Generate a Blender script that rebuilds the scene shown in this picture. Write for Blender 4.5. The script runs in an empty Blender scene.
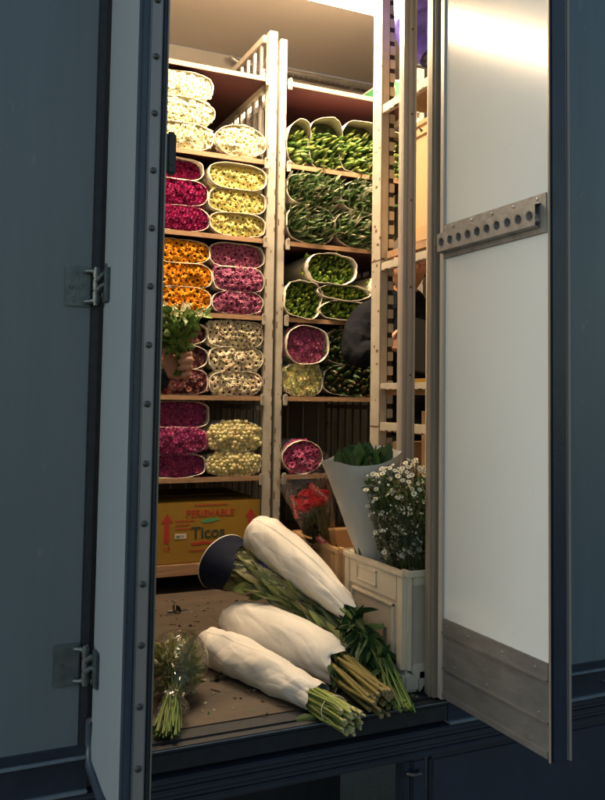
import bpy, bmesh, math, random
from mathutils import Vector, Matrix, noise, Quaternion
random.seed(11)
R = math.radians
scn = bpy.context.scene
col = scn.collection
V = Vector

# ------------------------------------------------------------------ materials
def new_mat(name):
    m = bpy.data.materials.new(name); m.use_nodes = True
    nt = m.node_tree; b = nt.nodes['Principled BSDF']
    return m, nt, b

def mat(name, c, rough=.5, metal=0., var=.0, vscale=20., bump=0., bscale=80., spec=.5, c2=None, stretch=None):
    """plain colour, noise variation towards c2 (or a darker tone), fine bump"""
    m, nt, b = new_mat(name)
    b.inputs['Roughness'].default_value = rough
    b.inputs['Metallic'].default_value = metal
    b.inputs['Specular IOR Level'].default_value = spec
    tc = nt.nodes.new('ShaderNodeTexCoord')
    src = tc.outputs['Object']
    if stretch:
        mp = nt.nodes.new('ShaderNodeMapping'); mp.inputs['Scale'].default_value = stretch
        nt.links.new(src, mp.inputs['Vector']); src = mp.outputs['Vector']
    if var > 0 or c2:
        n = nt.nodes.new('ShaderNodeTexNoise'); n.inputs['Scale'].default_value = vscale
        n.inputs['Detail'].default_value = 6; n.inputs['Roughness'].default_value = .65
        nt.links.new(src, n.inputs['Vector'])
        r = nt.nodes.new('ShaderNodeValToRGB')
        r.color_ramp.elements[0].position = .3; r.color_ramp.elements[1].position = .7
        cc = c2 if c2 else tuple(x*(1-var) for x in c)
        r.color_ramp.elements[0].color = (*cc, 1); r.color_ramp.elements[1].color = (*c, 1)
        nt.links.new(n.outputs['Fac'], r.inputs['Fac']); nt.links.new(r.outputs['Color'], b.inputs['Base Color'])
        rr = nt.nodes.new('ShaderNodeMapRange'); rr.inputs['To Min'].default_value = min(1, rough*1.15); rr.inputs['To Max'].default_value = rough*.85
        nt.links.new(n.outputs['Fac'], rr.inputs['Value']); nt.links.new(rr.outputs['Result'], b.inputs['Roughness'])
    else:
        b.inputs['Base Color'].default_value = (*c, 1)
    if bump > 0:
        n2 = nt.nodes.new('ShaderNodeTexNoise'); n2.inputs['Scale'].default_value = bscale; n2.inputs['Detail'].default_value = 4
        nt.links.new(src, n2.inputs['Vector'])
        bp = nt.nodes.new('ShaderNodeBump'); bp.inputs['Strength'].default_value = bump; bp.inputs['Distance'].default_value = .004
        nt.links.new(n2.outputs['Fac'], bp.inputs['Height']); nt.links.new(bp.outputs['Normal'], b.inputs['Normal'])
    return m

def mat_attr(name, rough=.6, spec=.3, trans=0.):
    """colour from the mesh's own petal / leaf colour attribute"""
    m, nt, b = new_mat(name)
    a = nt.nodes.new('ShaderNodeAttribute'); a.attribute_name = 'tint'
    nt.links.new(a.outputs['Color'], b.inputs['Base Color'])
    b.inputs['Roughness'].default_value = rough; b.inputs['Specular IOR Level'].default_value = spec
    if trans > 0:
        t = nt.nodes.new('ShaderNodeBsdfTranslucent'); nt.links.new(a.outputs['Color'], t.inputs['Color'])
        mx = nt.nodes.new('ShaderNodeMixShader'); mx.inputs['Fac'].default_value = trans
        out = nt.nodes['Material Output']
        nt.links.new(b.outputs['BSDF'], mx.inputs[1]); nt.links.new(t.outputs['BSDF'], mx.inputs[2]); nt.links.new(mx.outputs['Shader'], out.inputs['Surface'])
    return m

def mat_film(name, tint=(.96, .96, .94), lo=.02, hi=.55, rough=.07, scale=30):
    """clear wrapping film: transparent, glossy along its crinkles"""
    m, nt, b = new_mat(name); out = nt.nodes['Material Output']
    tr = nt.nodes.new('ShaderNodeBsdfTransparent'); tr.inputs['Color'].default_value = (*tint, 1)
    gl = nt.nodes.new('ShaderNodeBsdfGlossy'); gl.inputs['Roughness'].default_value = rough; gl.inputs['Color'].default_value = (.95, .95, .95, 1)
    tc = nt.nodes.new('ShaderNodeTexCoord')
    n = nt.nodes.new('ShaderNodeTexNoise'); n.inputs['Scale'].default_value = scale; n.inputs['Detail'].default_value = 3; n.inputs['Distortion'].default_value = 1.0
    nt.links.new(tc.outputs['Object'], n.inputs['Vector'])
    a = nt.nodes.new('ShaderNodeMath'); a.operation = 'SUBTRACT'; a.inputs[1].default_value = .5; nt.links.new(n.outputs['Fac'], a.inputs[0])
    k = nt.nodes.new('ShaderNodeMath'); k.operation = 'ABSOLUTE'; nt.links.new(a.outputs[0], k.inputs[0])
    bp = nt.nodes.new('ShaderNodeBump'); bp.inputs['Strength'].default_value = 1; bp.inputs['Distance'].default_value = .022
    nt.links.new(k.outputs[0], bp.inputs['Height']); nt.links.new(bp.outputs['Normal'], gl.inputs['Normal'])
    fr = nt.nodes.new('ShaderNodeFresnel'); fr.inputs['IOR'].default_value = 1.5; nt.links.new(bp.outputs['Normal'], fr.inputs['Normal'])
    mr = nt.nodes.new('ShaderNodeMapRange'); mr.inputs['To Min'].default_value = lo; mr.inputs['To Max'].default_value = hi
    nt.links.new(fr.outputs['Fac'], mr.inputs['Value'])
    mx = nt.nodes.new('ShaderNodeMixShader'); nt.links.new(mr.outputs['Result'], mx.inputs['Fac'])
    nt.links.new(tr.outputs['BSDF'], mx.inputs[1]); nt.links.new(gl.outputs['BSDF'], mx.inputs[2]); nt.links.new(mx.outputs['Shader'], out.inputs['Surface'])
    return m

def mat_emit(name, c, s):
    m, nt, b = new_mat(name)
    b.inputs['Base Color'].default_value = (*c, 1)
    b.inputs['Emission Color'].default_value = (*c, 1); b.inputs['Emission Strength'].default_value = s
    return m

M = {}
M['paint'] = mat('truck_paint', (.132, .164, .190), .38, 0, .10, 3, .10, 420, c2=(.112, .141, .165), stretch=(6, 1, .35))
M['skylit_door_paint'] = mat('skylit_door_paint', (.265, .33, .385), .40, 0, .06, 4, .10, 420, stretch=(1, 3, .35))  # truck paint lightened: skylight on the left door's outer face put into the colour
M['rail'] = mat('blue_rail', (.024, .032, .055), .34, 0, .35, 14, .10, 150)
M['rail_lip'] = mat('rail_lip', (.22, .27, .33), .3, .3, .3, 40)
M['skirt'] = mat('skirt_paint', (.026, .034, .058), .42, 0, .3, 9, .12, 200)
M['rubber'] = mat('rubber', (.018, .022, .034), .5, 0, .5, 35, .2, 200)
M['edge_blue'] = mat('edge_blue', (.045, .065, .095), .35, 0, .5, 18, .1, 160, stretch=(1, 1, .15))
M['strip'] = mat('rivet_strip', (.29, .275, .28), .42, .35, .18, 10, .06, 200, stretch=(1, 1, .2))
M['steel'] = mat('worn_steel', (.44, .45, .46), .35, .6, .45, 30, .1, 140)
M['hinge'] = mat('hinge_zinc', (.15, .18, .19), .38, .6, .35, 45, .2, 200)
M['alu'] = mat('aluminium', (.58, .55, .52), .36, .4, .2, 16, .06, 90, stretch=(1, 1, .08))
M['liner'] = mat('white_liner', (.55, .615, .66), .17, 0, .05, 2.2, .015, 6)
def scuffs(m, dark, thr=.70, scale=46, stretch=(1, 1, .5)):
    """small irregular scuff marks over a panel's own colour"""
    nt = m.node_tree; b = nt.nodes['Principled BSDF']; src = b.inputs['Base Color'].links[0].from_socket
    tc = nt.nodes.new('ShaderNodeTexCoord'); mp = nt.nodes.new('ShaderNodeMapping'); mp.inputs['Scale'].default_value = stretch
    nt.links.new(tc.outputs['Object'], mp.inputs['Vector'])
    n = nt.nodes.new('ShaderNodeTexNoise'); n.inputs['Scale'].default_value = scale; n.inputs['Detail'].default_value = 5
    n2 = nt.nodes.new('ShaderNodeTexNoise'); n2.inputs['Scale'].default_value = 3.1; n2.inputs['Detail'].default_value = 3
    nt.links.new(mp.outputs['Vector'], n.inputs['Vector']); nt.links.new(tc.outputs['Object'], n2.inputs['Vector'])
    ad = nt.nodes.new('ShaderNodeMath'); ad.operation = 'MULTIPLY_ADD'; ad.inputs[1].default_value = .35
    nt.links.new(n2.outputs['Fac'], ad.inputs[0]); nt.links.new(n.outputs['Fac'], ad.inputs[2])
    r = nt.nodes.new('ShaderNodeMapRange'); r.inputs['From Min'].default_value = thr+.17; r.inputs['From Max'].default_value = thr+.23; r.inputs['To Max'].default_value = .55
    nt.links.new(ad.outputs[0], r.inputs['Value'])
    mx = nt.nodes.new('ShaderNodeMix'); mx.data_type = 'RGBA'; nt.links.new(r.outputs['Result'], mx.inputs[0]); nt.links.new(src, mx.inputs[6]); mx.inputs[7].default_value = (*dark, 1)
    nt.links.new(mx.outputs[2], b.inputs['Base Color'])
M['kick'] = mat('kick_plate', (.235, .24, .245), .36, .45, .38, 18, .12, 120, stretch=(1, .5, 1.5))
M['jamb'] = mat('jamb_steel', (.40, .34, .28), .34, .3, .4, 12, .08, 90, stretch=(1, 1, .12))
M['ceiling'] = mat('ceiling_panel', (.52, .48, .43), .5, 0, .06, 2.5)
M['inwall'] = mat('inner_wall', (.30, .28, .26), .5, 0, .10, 3)
M['ply'] = mat('floor_ply', (.085, .060, .042), .55, 0, .35, 7, .3, 60, c2=(.048, .034, .025), stretch=(.6, 2.2, 1))
M['rivet'] = mat('rivet_steel', (.075, .08, .085), .4, .5, .3, 60)
M['film_ply'] = mat('shelf_red', (.075, .022, .024), .45, 0, .2, 6, stretch=(.5, 2, 1))
M['shelf_edge'] = mat('shelf_edge', (.46, .27, .15), .55, 0, .4, 60, .2, 200, stretch=(.15, 1, 1.6))
M['cream_metal'] = mat('cream_metal', (.53, .49, .42), .42, 0, 0, 14, .06, 90, c2=(.40, .355, .29))
M['slot'] = mat('slot_dark', (.030, .020, .014), .8)
M['rust'] = mat('rust', (.17, .095, .05), .8, 0, .5, 40)
M['grey_metal'] = mat('grey_metal', (.50, .48, .45), .34, .7, .3, 20, stretch=(1, 1, .1))
def mat_paper(name, c, s=1.0):
    m, nt, b = new_mat(name)
    b.inputs['Base Color'].default_value = (*c, 1); b.inputs['Roughness'].default_value = .6; b.inputs['Specular IOR Level'].default_value = .3
    tc = nt.nodes.new('ShaderNodeTexCoord'); prev = None
    wn = nt.nodes.new('ShaderNodeTexNoise'); wn.inputs['Scale'].default_value = 6*s; nt.links.new(tc.outputs['Object'], wn.inputs['Vector'])
    wm = nt.nodes.new('ShaderNodeMix'); wm.data_type = 'VECTOR'; wm.inputs['Factor'].default_value = .12
    nt.links.new(tc.outputs['Object'], wm.inputs[4]); nt.links.new(wn.outputs['Color'], wm.inputs[5])
    for kind, sc_, dist, st in (('N', 5, .012, .2), ('N', 18, .003, .2)):
        if kind == 'V':
            n = nt.nodes.new('ShaderNodeTexVoronoi'); n.inputs['Scale'].default_value = sc_*s; nt.links.new(wm.outputs[1], n.inputs['Vector']); o_ = n.outputs['Distance']
        else:
            n = nt.nodes.new('ShaderNodeTexNoise'); n.inputs['Scale'].default_value = sc_*s; nt.links.new(tc.outputs['Object'], n.inputs['Vector']); o_ = n.outputs['Fac']
        bp = nt.nodes.new('ShaderNodeBump'); bp.inputs['Strength'].default_value = st; bp.inputs['Distance'].default_value = dist
        nt.links.new(o_, bp.inputs['Height'])
        if prev: nt.links.new(prev, bp.inputs['Normal'])
        prev = bp.outputs['Normal']
    nt.links.new(prev, b.inputs['Normal'])
    return m
M['paper'] = mat_paper('white_paper', (.73, .69, .63))
M['paper2'] = mat('sleeve_paper', (.74, .68, .56), .6, 0, .08, 12, .15, 40)
M['greypaper'] = mat_paper('grey_paper', (.56, .55, .53), .8)
M['petal'] = mat_attr('petals', .62, .25, .12)
M['leaf'] = mat_attr('leaves', .42, .4, .15)
M['stem'] = mat_attr('stems', .5, .35)
M['film'] = mat_film('clear_film', lo=.025, hi=.7, scale=17)
M['film3'] = mat_film('soft_film', lo=.01, hi=.28, rough=.12)
M['film2'] = mat_film('rose_film', tint=(.88, .86, .84), lo=.03, hi=.35, scale=16)
M['navy'] = mat('navy_print', (.006, .009, .026), .85, 0, .2, 20, .2, 20, spec=.2)
M['blue_foil'] = mat('blue_foil', (.09, .07, .42), .25, .2, .4, 18, .8, 30)
M['white_plastic'] = mat('white_plastic', (.66, .58, .46), .40, 0, .10, 10, .04, 60, c2=(.56, .48, .37))
M['shaded_plastic'] = mat('shaded_plastic', (.50, .42, .33), .45, 0, .12, 14)  # crate plastic toned darker, the sunk panels' shading put into the colour
M['beige_plastic'] = mat('beige_plastic', (.58, .38, .20), .45, 0, .15, 10)
M['carton'] = mat('carton', (.46, .31, .17), .7, 0, .15, 10, .1, 60)
M['yellow_carton'] = mat('yellow_carton', (.34, .19, .018), .55, 0, .16, 8, .1, 40)
M['red_ink'] = mat('red_ink', (.42, .035, .02), .6)
M['dark_ink'] = mat('dark_ink', (.03, .05, .03), .6)
M['white_ink'] = mat('white_ink', (.62, .58, .5), .6)
M['green_ink'] = mat('green_ink', (.07, .33, .13), .55)
M['red_tape'] = mat('red_tape', (.42, .03, .035), .4)
M['skin'] = mat('skin', (.50, .26, .165), .5, 0, .12, 30, .1, 120)
M['hair'] = mat('hair', (.06, .035, .02), .55, 0, .5, 80, .5, 160)
M['navy_cloth'] = mat('navy_cloth', (.020, .024, .036), .9, 0, .3, 40, .5, 90, spec=.08)
M['dark_cloth'] = mat('dark_cloth', (.011, .012, .016), .9, 0, .3, 40, .4, 90, spec=.08)
M['black'] = mat('black_plastic', (.02, .02, .022), .4)
M['tool'] = mat('shoe', (.03, .025, .02), .5)
M['lamp'] = mat_emit('lamp_diffuser', (1, .75, .46), 22)
M['asphalt'] = mat('asphalt', (.05, .05, .052), .85, 0, .3, 40, .6, 180)

scuffs(M['liner'], (.42, .41, .38), .745, 60, (1, 1, 1)); scuffs(M['paint'], (.19, .21, .22), .68, 38); scuffs(M['skylit_door_paint'], (.24, .29, .32), .66, 40)
scuffs(M['kick'], (.16, .14, .12), .66, 60, (1, .35, 1)); scuffs(M['white_plastic'], (.30, .24, .18), .69, 50)

# ------------------------------------------------------------------ mesh helpers
class MB:
    def __init__(self): self.v = []; self.f = []; self.m = []; self.c = []; self.s = []; self.cur = (1, 1, 1)
    def add(self, vs, fs, mi=0, c=None, smooth=False):
        o = len(self.v); c = c or self.cur
        self.v += [tuple(p) for p in vs]; self.c += [c]*len(vs)
        self.f += [tuple(i+o for i in f) for f in fs]; self.m += [mi]*len(fs); self.s += [smooth]*len(fs)
    def box(self, x0, x1, y0, y1, z0, z1, mi=0, c=None):
        vs = [(x0,y0,z0),(x1,y0,z0),(x1,y1,z0),(x0,y1,z0),(x0,y0,z1),(x1,y0,z1),(x1,y1,z1),(x0,y1,z1)]
        self.add(vs, [(0,3,2,1),(4,5,6,7),(0,1,5,4),(1,2,6,5),(2,3,7,6),(3,0,4,7)], mi, c)
    def rbox(self, x0, x1, y0, y1, z0, z1, r=.004, mi=0, c=None, seg=2):
        bm = bmesh.new(); bmesh.ops.create_cube(bm, size=1)
        for v in bm.verts:
            v.co = V(((x0+x1)/2+v.co.x*(x1-x0), (y0+y1)/2+v.co.y*(y1-y0), (z0+z1)/2+v.co.z*(z1-z0)))
        bmesh.ops.bevel(bm, geom=bm.edges[:], offset=min(r, .45*min(x1-x0, y1-y0, z1-z0)), segments=seg, affect='EDGES')
        self.bm(bm, mi, c)
    def bm(self, bm, mi=0, c=None, mtx=None, smooth=False):
        bm.verts.index_update()
        vs = [(mtx @ v.co if mtx else v.co.copy()) for v in bm.verts]
        self.add(vs, [tuple(v.index for v in f.verts) for f in bm.faces], mi, c, smooth); bm.free()
    def tube(self, path, rad, n=8, mi=0, c=None, cap=True, smooth=True, flat=None):
        path = [V(p) for p in path]; k = len(path)
        rad = rad if isinstance(rad, (list, tuple)) else [rad]*k
        t = (path[1]-path[0]).normalized()
        up = V((0,0,1)) if abs(t.z) < .9 else V((1,0,0))
        a = t.cross(up).normalized(); b = a.cross(t)
        vs = []
        for i, p in enumerate(path):
            t = (path[min(i+1,k-1)]-path[max(i-1,0)]).normalized()
            a = (a - t*a.dot(t)).normalized(); b = a.cross(t)
            for j in range(n):
                q = 2*math.pi*j/n
                vs.append(p + a*math.cos(q)*rad[i] + b*math.sin(q)*rad[i]*(flat or 1))
        fs = [(i*n+j, i*n+(j+1)%n, (i+1)*n+(j+1)%n, (i+1)*n+j) for i in range(k-1) for j in range(n)]
        self.add(vs, fs, mi, c, smooth)
        if cap: self.add(vs[:n], [tuple(range(n))], mi, c); self.add(vs[-n:], [tuple(range(n-1,-1,-1))], mi, c)
    def cyl(self, p0, p1, r, n=16, mi=0, c=None): self.tube([p0, p1], r, n, mi, c)
    def ball(self, p, r, mi=0, c=None, sub=1, sc=(1,1,1)):
        bm = bmesh.new(); bmesh.ops.create_icosphere(bm, subdivisions=sub, radius=r)
        self.bm(bm, mi, c, Matrix.Translation(V(p)) @ Matrix.Diagonal((*sc, 1)), True)
    def build(self, name, mats, parent=None):
        me = bpy.data.meshes.new(name); me.from_pydata(self.v, [], self.f)
        mats = mats if isinstance(mats, (list, tuple)) else [mats]
        for m in mats: me.materials.append(m)
        if self.m: me.polygons.foreach_set('material_index', self.m); me.polygons.foreach_set('use_smooth', self.s)
        ca = me.color_attributes.new('tint', 'FLOAT_COLOR', 'POINT')
        ca.data.foreach_set('color', [x for c in self.c for x in (*c[:3], 1)])
        me.update()
        o = bpy.data.objects.new(name, me); col.objects.link(o)
        if parent: o.parent = parent; o.matrix_parent_inverse = Matrix.Identity(4)
        return o

def recentre(root, p):
    """put a thing's origin at p while its parts (built in world coordinates) stay where they are"""
    p = V(p)
    for ch in root.children: _shift(ch, -p)
    root.location = p
def _shift(o, d):
    if o.data.users > 1: o.location += d
    else:
        o.data.transform(Matrix.Translation(d))
        for c in o.children: _shift(c, d)

def thing(name, label, cat, group=None):
    o = bpy.data.objects.new(name, None); col.objects.link(o); o.empty_display_size = .1
    o['label'] = label; o['category'] = cat
    if group: o['group'] = group
    return o
def tag(o, label, cat, group=None, kind=None):
    o['label'] = label; o['category'] = cat
    if group: o['group'] = group
    if kind: o['kind'] = kind
    return o
def rnd(a, b): return random.uniform(a, b)
def jit(c, s=.12):
    k = 1+rnd(-s, s); return tuple(max(0, x*k*(1+rnd(-s*.4, s*.4))) for x in c)
def basis(n, spin=None):
    n = V(n).normalized(); up = V((0,0,1)) if abs(n.z) < .95 else V((1,0,0))
    a = up.cross(n).normalized(); b = n.cross(a)
    q = rnd(0, 6.283) if spin is None else spin
    return a*math.cos(q)+b*math.sin(q), b*math.cos(q)-a*math.sin(q), n

# ------------------------------------------------------------------ flower pieces
def daisy(mb, p, n, r, cp, cc, npet=10, cup=.35, layers=2, core=.26):
    a, b, n = basis(n); p = V(p)
    for L in range(layers):
        rr = r*(1-.28*L); off = L*.5
        for k in range(npet):
            q = 6.283*(k+off)/npet+rnd(-.12, .12); w = 3.0*rr/npet*1.5
            d = a*math.cos(q)+b*math.sin(q); s = b*math.cos(q)-a*math.sin(q)
            lift = cup*rr*(1+.8*L)*rnd(.7, 1.25)
            c = jit(cp, .13)
            vs = [p+d*rr*.22, p+d*rr*.66+s*w*.55+n*lift, p+d*rr*rnd(.92,1.06)+n*lift*.62, p+d*rr*.66-s*w*.55+n*lift]
            mb.add(vs, [(0,1,2,3)], 0, c)
    m = 7; rc = r*core
    ring = [p+(a*math.cos(6.283*i/m)+b*math.sin(6.283*i/m))*rc+n*r*.10 for i in range(m)]
    mb.add(ring+[p+n*r*.20], [(i, (i+1) % m, m) for i in range(m)], 0, cc)
def spider(mb, p, n, r, cp):
    a, b, n = basis(n); p = V(p)
    for L in range(3):
        k = 9-L
        for i in range(k):
            q = 6.283*(i+.4*L)/k+rnd(-.25, .25); ph = (.15, .62, 1.1)[L]+rnd(-.15, .15)
            d = (a*math.cos(q)+b*math.sin(q))*math.cos(ph)+n*math.sin(ph)
            s = n.cross(d).normalized()*r*.17; t = n*r*.12
            c = jit(cp, .22); e = p+d*r*rnd(.85, 1.1)
            mb.add([p-s+d*r*.2, p+s+d*r*.2, e+s*.7+t, e-s*.7+t], [(0,1,2,3)], 0, c)
def pompon(mb, p, n, r, cp):
    a, b, n = basis(n); p = V(p)
    for L, (ph, k) in enumerate(((.1, 10), (.55, 9), (.95, 6), (1.35, 3))):
        for i in range(k):
            q = 6.283*(i+.5*L)/k
            d = (a*math.cos(q)+b*math.sin(q))*math.cos(ph)+n*math.sin(ph)
            s = (b*math.cos(q)-a*math.sin(q))*r*(.34 if L < 3 else .22); u = d.cross(s).normalized()*r*.26
            c = jit(cp, .13); o = p+d*r*.9
            mb.add([o-s*.8-u, o+s*.8-u, o+s*.55+u+d*r*.12, o-s*.55+u+d*r*.12], [(0,1,2,3)], 0, c)
def blade(mb, p, d, L, w, c, fold=.35, droop=.0, tip=.0, nseg=4, mi=0):
    """a folded, tapering leaf from p along d"""
    p = V(p); d = V(d).normalized()
    a, b, _ = basis(d); vs = []
    prof = (.35, .9, 1., .68, 0.) if nseg == 4 else [math.sin(math.pi*(.1+.9*i/nseg)) for i in range(nseg+1)]
    for i in range(nseg+1):
        t = i/nseg; ww = w*prof[i]
        o = p+d*L*t+V((0,0,-droop*L*t*t))
        vs += [o-a*ww+b*ww*fold, o, o+a*ww+b*ww*fold]
    fs = []
    for i in range(nseg):
        k = i*3; fs += [(k, k+1, k+4, k+3), (k+1, k+2, k+5, k+4)]
    mb.add(vs, fs, mi, c)
def bud(mb, p, d, L, r, c, ct=None, mi=0):
    """a closed pointed bud or rolled leaf: five-sided spindle"""
    p = V(p); a, b, d = basis(d); n = 5; vs = []
    for t, k in ((0, .35), (.35, 1), (.7, .72)):
        for j in range(n):
            q = 6.283*j/n; vs.append(p+d*L*t+(a*math.cos(q)+b*math.sin(q))*r*k)
    vs.append(p+d*L); fs = []
    for i in range(2):
        for j in range(n): fs.append((i*n+j, i*n+(j+1)%n, (i+1)*n+(j+1)%n, (i+1)*n+j))
    fs += [(2*n+j, 2*n+(j+1)%n, 3*n) for j in range(n)]
    o = len(mb.v); mb.add(vs, fs, mi, c)
    if ct:
        for i in range(o+2*n, o+3*n+1): mb.c[i] = ct

def super_pt(q, a, b, e): 
    c, s = math.cos(q), math.sin(q)
    return a*math.copysign(abs(c)**(2/e), c), b*math.copysign(abs(s)**(2/e), s)

KIND = {
 'cream':   dict(f='daisy', r=.0185, c=(.84,.79,.56), cc=(.36,.34,.06), n=11, core=.20),
 'magenta': dict(f='spider', r=.0120, c=(.40,.022,.145)),
 'yellow':  dict(f='daisy', r=.0185, c=(.84,.75,.28), cc=(.07,.065,.01), n=11, core=.20),
 'orange':  dict(f='daisy', r=.0195, c=(.86,.37,.012), cc=(.035,.02,.004), n=10, core=.26),
 'pink':    dict(f='daisy', r=.0200, c=(.46,.13,.25), cc=(.10,.015,.04), n=10, core=.24),
 'mauve':   dict(f='spider2', r=.0125, c=(.50,.27,.25), c2=(.20,.05,.065)),
 'white':   dict(f='daisy', r=.0195, c=(.80,.70,.50), cc=(.035,.03,.02), n=10, core=.23),
 'purple':  dict(f='spider', r=.0130, c=(.50,.095,.265)),
 'pompon':  dict(f='pompon', r=.0115, c=(.84,.76,.42)),
 'lime':    dict(f='spider', r=.0130, c=(.90,.85,.46)),
 'pinkgerb':dict(f='daisy', r=.0205, c=(.58,.12,.26), cc=(.06,.008,.02), n=13, core=.25),
 'rosy':    dict(f='spider', r=.0140, c=(.52,.15,.30)),
 'bud':     dict(f='bud', r=.0070, L=.040, c=(.11,.22,.025), ct=(.30,.40,.06)),
 'lily':    dict(f='bud', r=.0085, L=.060, c=(.09,.17,.035), ct=(.30,.36,.09)),
 'leafy':   dict(f='leafy', r=.0075, L=.070, c=(.070,.135,.040), ct=(.42,.43,.29)),
 'tulip':   dict(f='bud', r=.0110, L=.045, c=(.045,.095,.022), ct=(.13,.10,.045)),
}
def bundle(x0, x1, z0, z1, kind, label, group, y=3.165, depth=.5, e=3.3, lip=.007, paper='paper2', recess=0., sag=0., cat='flower bundle', tilt=0., flare=0., headfrac=1.0, rag=1., toplip=0.):
    g_ = .0022; x0 -= g_; x1 += g_; z1 += g_*.6; z0 -= g_*.3
    K = KIND[kind]; cx, cz = (x0+x1)/2, (z0+z1)/2; a, b = (x1-x0)/2, (z1-z0)/2
    seed = rnd(0, 100); e *= rnd(.82, 1.15); sag += rnd(-.004, .003); a *= rnd(.97, 1.01); fs_ = rnd(.90, 1.08)
    root = thing('flower_bundle', label, cat, group)
    # the paper sleeve: a squashed tube, open to the front, with a slightly ragged lip
    s = MB(); n = 56; rings = []
    ys = [-lip, -lip*.2, .03, .10, .22, .36, depth]
    for inner in (0, 1):
        for i, dy in enumerate(ys):
            k = 1+flare*max(0, (0.06-dy)/.06)*.5
            k *= 1-.10*max(0, dy-.1)/depth-.25*max(0, dy-.3)/depth
            for j in range(n):
                q = 6.283*j/n; px, pz = super_pt(q, a, b, e)
                w = noise.noise(V((px*16+seed, dy*6, pz*16)))*.0055*rag+noise.noise(V((px*50+seed, dy*22, pz*50)))*.002*rag
                kk = k*(1+w/max(a, b)) - (.0016/b if inner else 0)
                yy = y+dy+(noise.noise(V((math.cos(q)*1.7+seed, math.sin(q)*1.7, 3)))*.010 if i < 2 else 0)
                if i == 0: yy += noise.noise(V((q*6, seed, 1)))*.003*rag-toplip*max(0, math.sin(q))
                sagz = sag*(1-(px/a)**2)
                rings.append(V((cx+px*kk, yy, cz+pz*kk+sagz*(1 if pz > 0 else .6)-b*0)))
    fs = []; m = len(ys)
    for inner in (0, 1):
        o = inner*m*n
        for i in range(m-1):
            for j in range(n):
                f = (o+i*n+j, o+i*n+(j+1)%n, o+(i+1)*n+(j+1)%n, o+(i+1)*n+j)
                fs.append(f if inner else f[::-1])
    for j in range(n): fs.append((j, (j+1)%n, m*n+(j+1)%n, m*n+j))
    s.add(rings, fs, 0, None, True)
    s.add([rings[(m-1)*n+j] for j in range(n)], [tuple(range(n))], 0)
    s.build('sleeve', M[paper], root)
    # the flower heads, packed side by side across the mouth
    h = MB(); r = K['r']*fs_; fy = y+.006+recess
    back = [V((cx+super_pt(6.283*j/40, a*.96, b*.94, e)[0], fy+.013, cz+super_pt(6.283*j/40, a*.96, b*.94, e)[1])) for j in range(40)]
    h.add(back+[V((cx, fy+.010, cz))], [((j+1)%40, j, 40) for j in range(40)], 0, (.05,.07,.02) if K['f'] in ('bud', 'leafy') else tuple(.8*x for x in K['c']))
    step = r*(1.28 if K['f'] != 'bud' else 2.0)
    if K['f'] == 'spider2': step = r*1.35
    if K['f'] == 'leafy': step = r*1.75
    if K['f'] in ('spider','pompon'): step = r*1.45
    row = 0; z = -b+r*.6
    while z < b-r*.30:
        x = -a+r*.6+(row % 2)*step*.5
        while x < a-r*.35:
            px, pz = x+rnd(-.3, .3)*r, z+rnd(-.3, .3)*r
            rr = (abs(px)/a)**e+(abs(pz)/b)**e
            if rr < (.90 if K['f'] == 'leafy' else .985) and pz < b*(2*headfrac-1):
                dome = (1-rr)*.012
                pos = V((cx+px, fy-dome+rnd(-.005, .004), cz+pz+sag*(1-(px/a)**2)))
                nn = V((px/a*.35+rnd(-.38, .38), -1, pz/b*.30+rnd(-.36, .40)+.10))
                if K['f'] == 'daisy': daisy(h, pos, nn, r*rnd(.85, 1.18), jit(K['c'], .10), K['cc'], K['n'], core=K['core'], cup=rnd(.10, .32))
                elif K['f'] == 'spider': spider(h, pos, nn, r*rnd(.9, 1.2), jit(K['c'], .18))
                elif K['f'] == 'spider2': spider(h, pos, nn, r*rnd(.85, 1.2), jit(K['c'] if random.random() < .55 else K['c2'], .2))
                elif K['f'] == 'pompon': pompon(h, pos, nn, r*rnd(.85, 1.15), jit(K['c'], .12))
                elif K['f'] == 'leafy':
                    d = V((rnd(-.8, 1.0)+tilt, -1, rnd(-.4, 1.1)))
                    if random.random() < .6: blade(h, pos+V((0,.012,0)), d, K['L']*rnd(.7, 1.2), K['r']*rnd(.7,1.2), jit(K['c'] if random.random() < .72 else K['ct'], .25))
                    else: bud(h, pos+V((0,.012,0)), d, K['L']*rnd(.6, 1.0), K['r']*.6, jit(K['c'], .25), jit(K['ct'], .3) if random.random() < .5 else None)
                else:
                    d = V((rnd(-.6, .6)+tilt, -1, rnd(-.35, .95)))
                    bud(h, pos+V((0,.022,0)), d, K['L']*rnd(.75, 1.15), K['r']*rnd(.8, 1.2), jit(K['c'], .25), jit(K['ct'], .25) if random.random() < .6 else None)
            x += step
        z += step*.88; row += 1
    h.build('flower_heads', M['petal'] if K['f'] not in ('bud', 'leafy') else M['leaf'], root)
    recentre(root, (cx, y, z0))
    return root
# ================================================================== the ground
g = MB(); g.add([(-300,-300,0),(300,-300,0),(300,300,0),(-300,300,0)], [(0,1,2,3)])
go = g.build('road', M['asphalt']); go['kind'] = 'structure'

# ================================================================== the truck
WY = 1.8; SZ = .913; XL, XR = .327, 1.176; TOP = 3.30; FL = .905; CZ = 3.46; BY = 4.15
truck = thing('delivery_truck', 'dark blue grey delivery truck with its side doors open on a flower cargo', 'truck')
def wall_piece(x0, x1, z0, z1, name='side_wall'):
    w = MB(); w.box(x0, x1, WY, WY+.045, z0, z1); return w.build(name, M['paint'], truck)
wall_piece(-2.6, XL-.022, .936, 3.55); wall_piece(XR+.03, 3.9, .936, 3.55)
w = MB(); w.box(XL-.022, XR+.03, WY, WY+.045, TOP, 3.55); w.build('header', M['paint'], truck)
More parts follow.
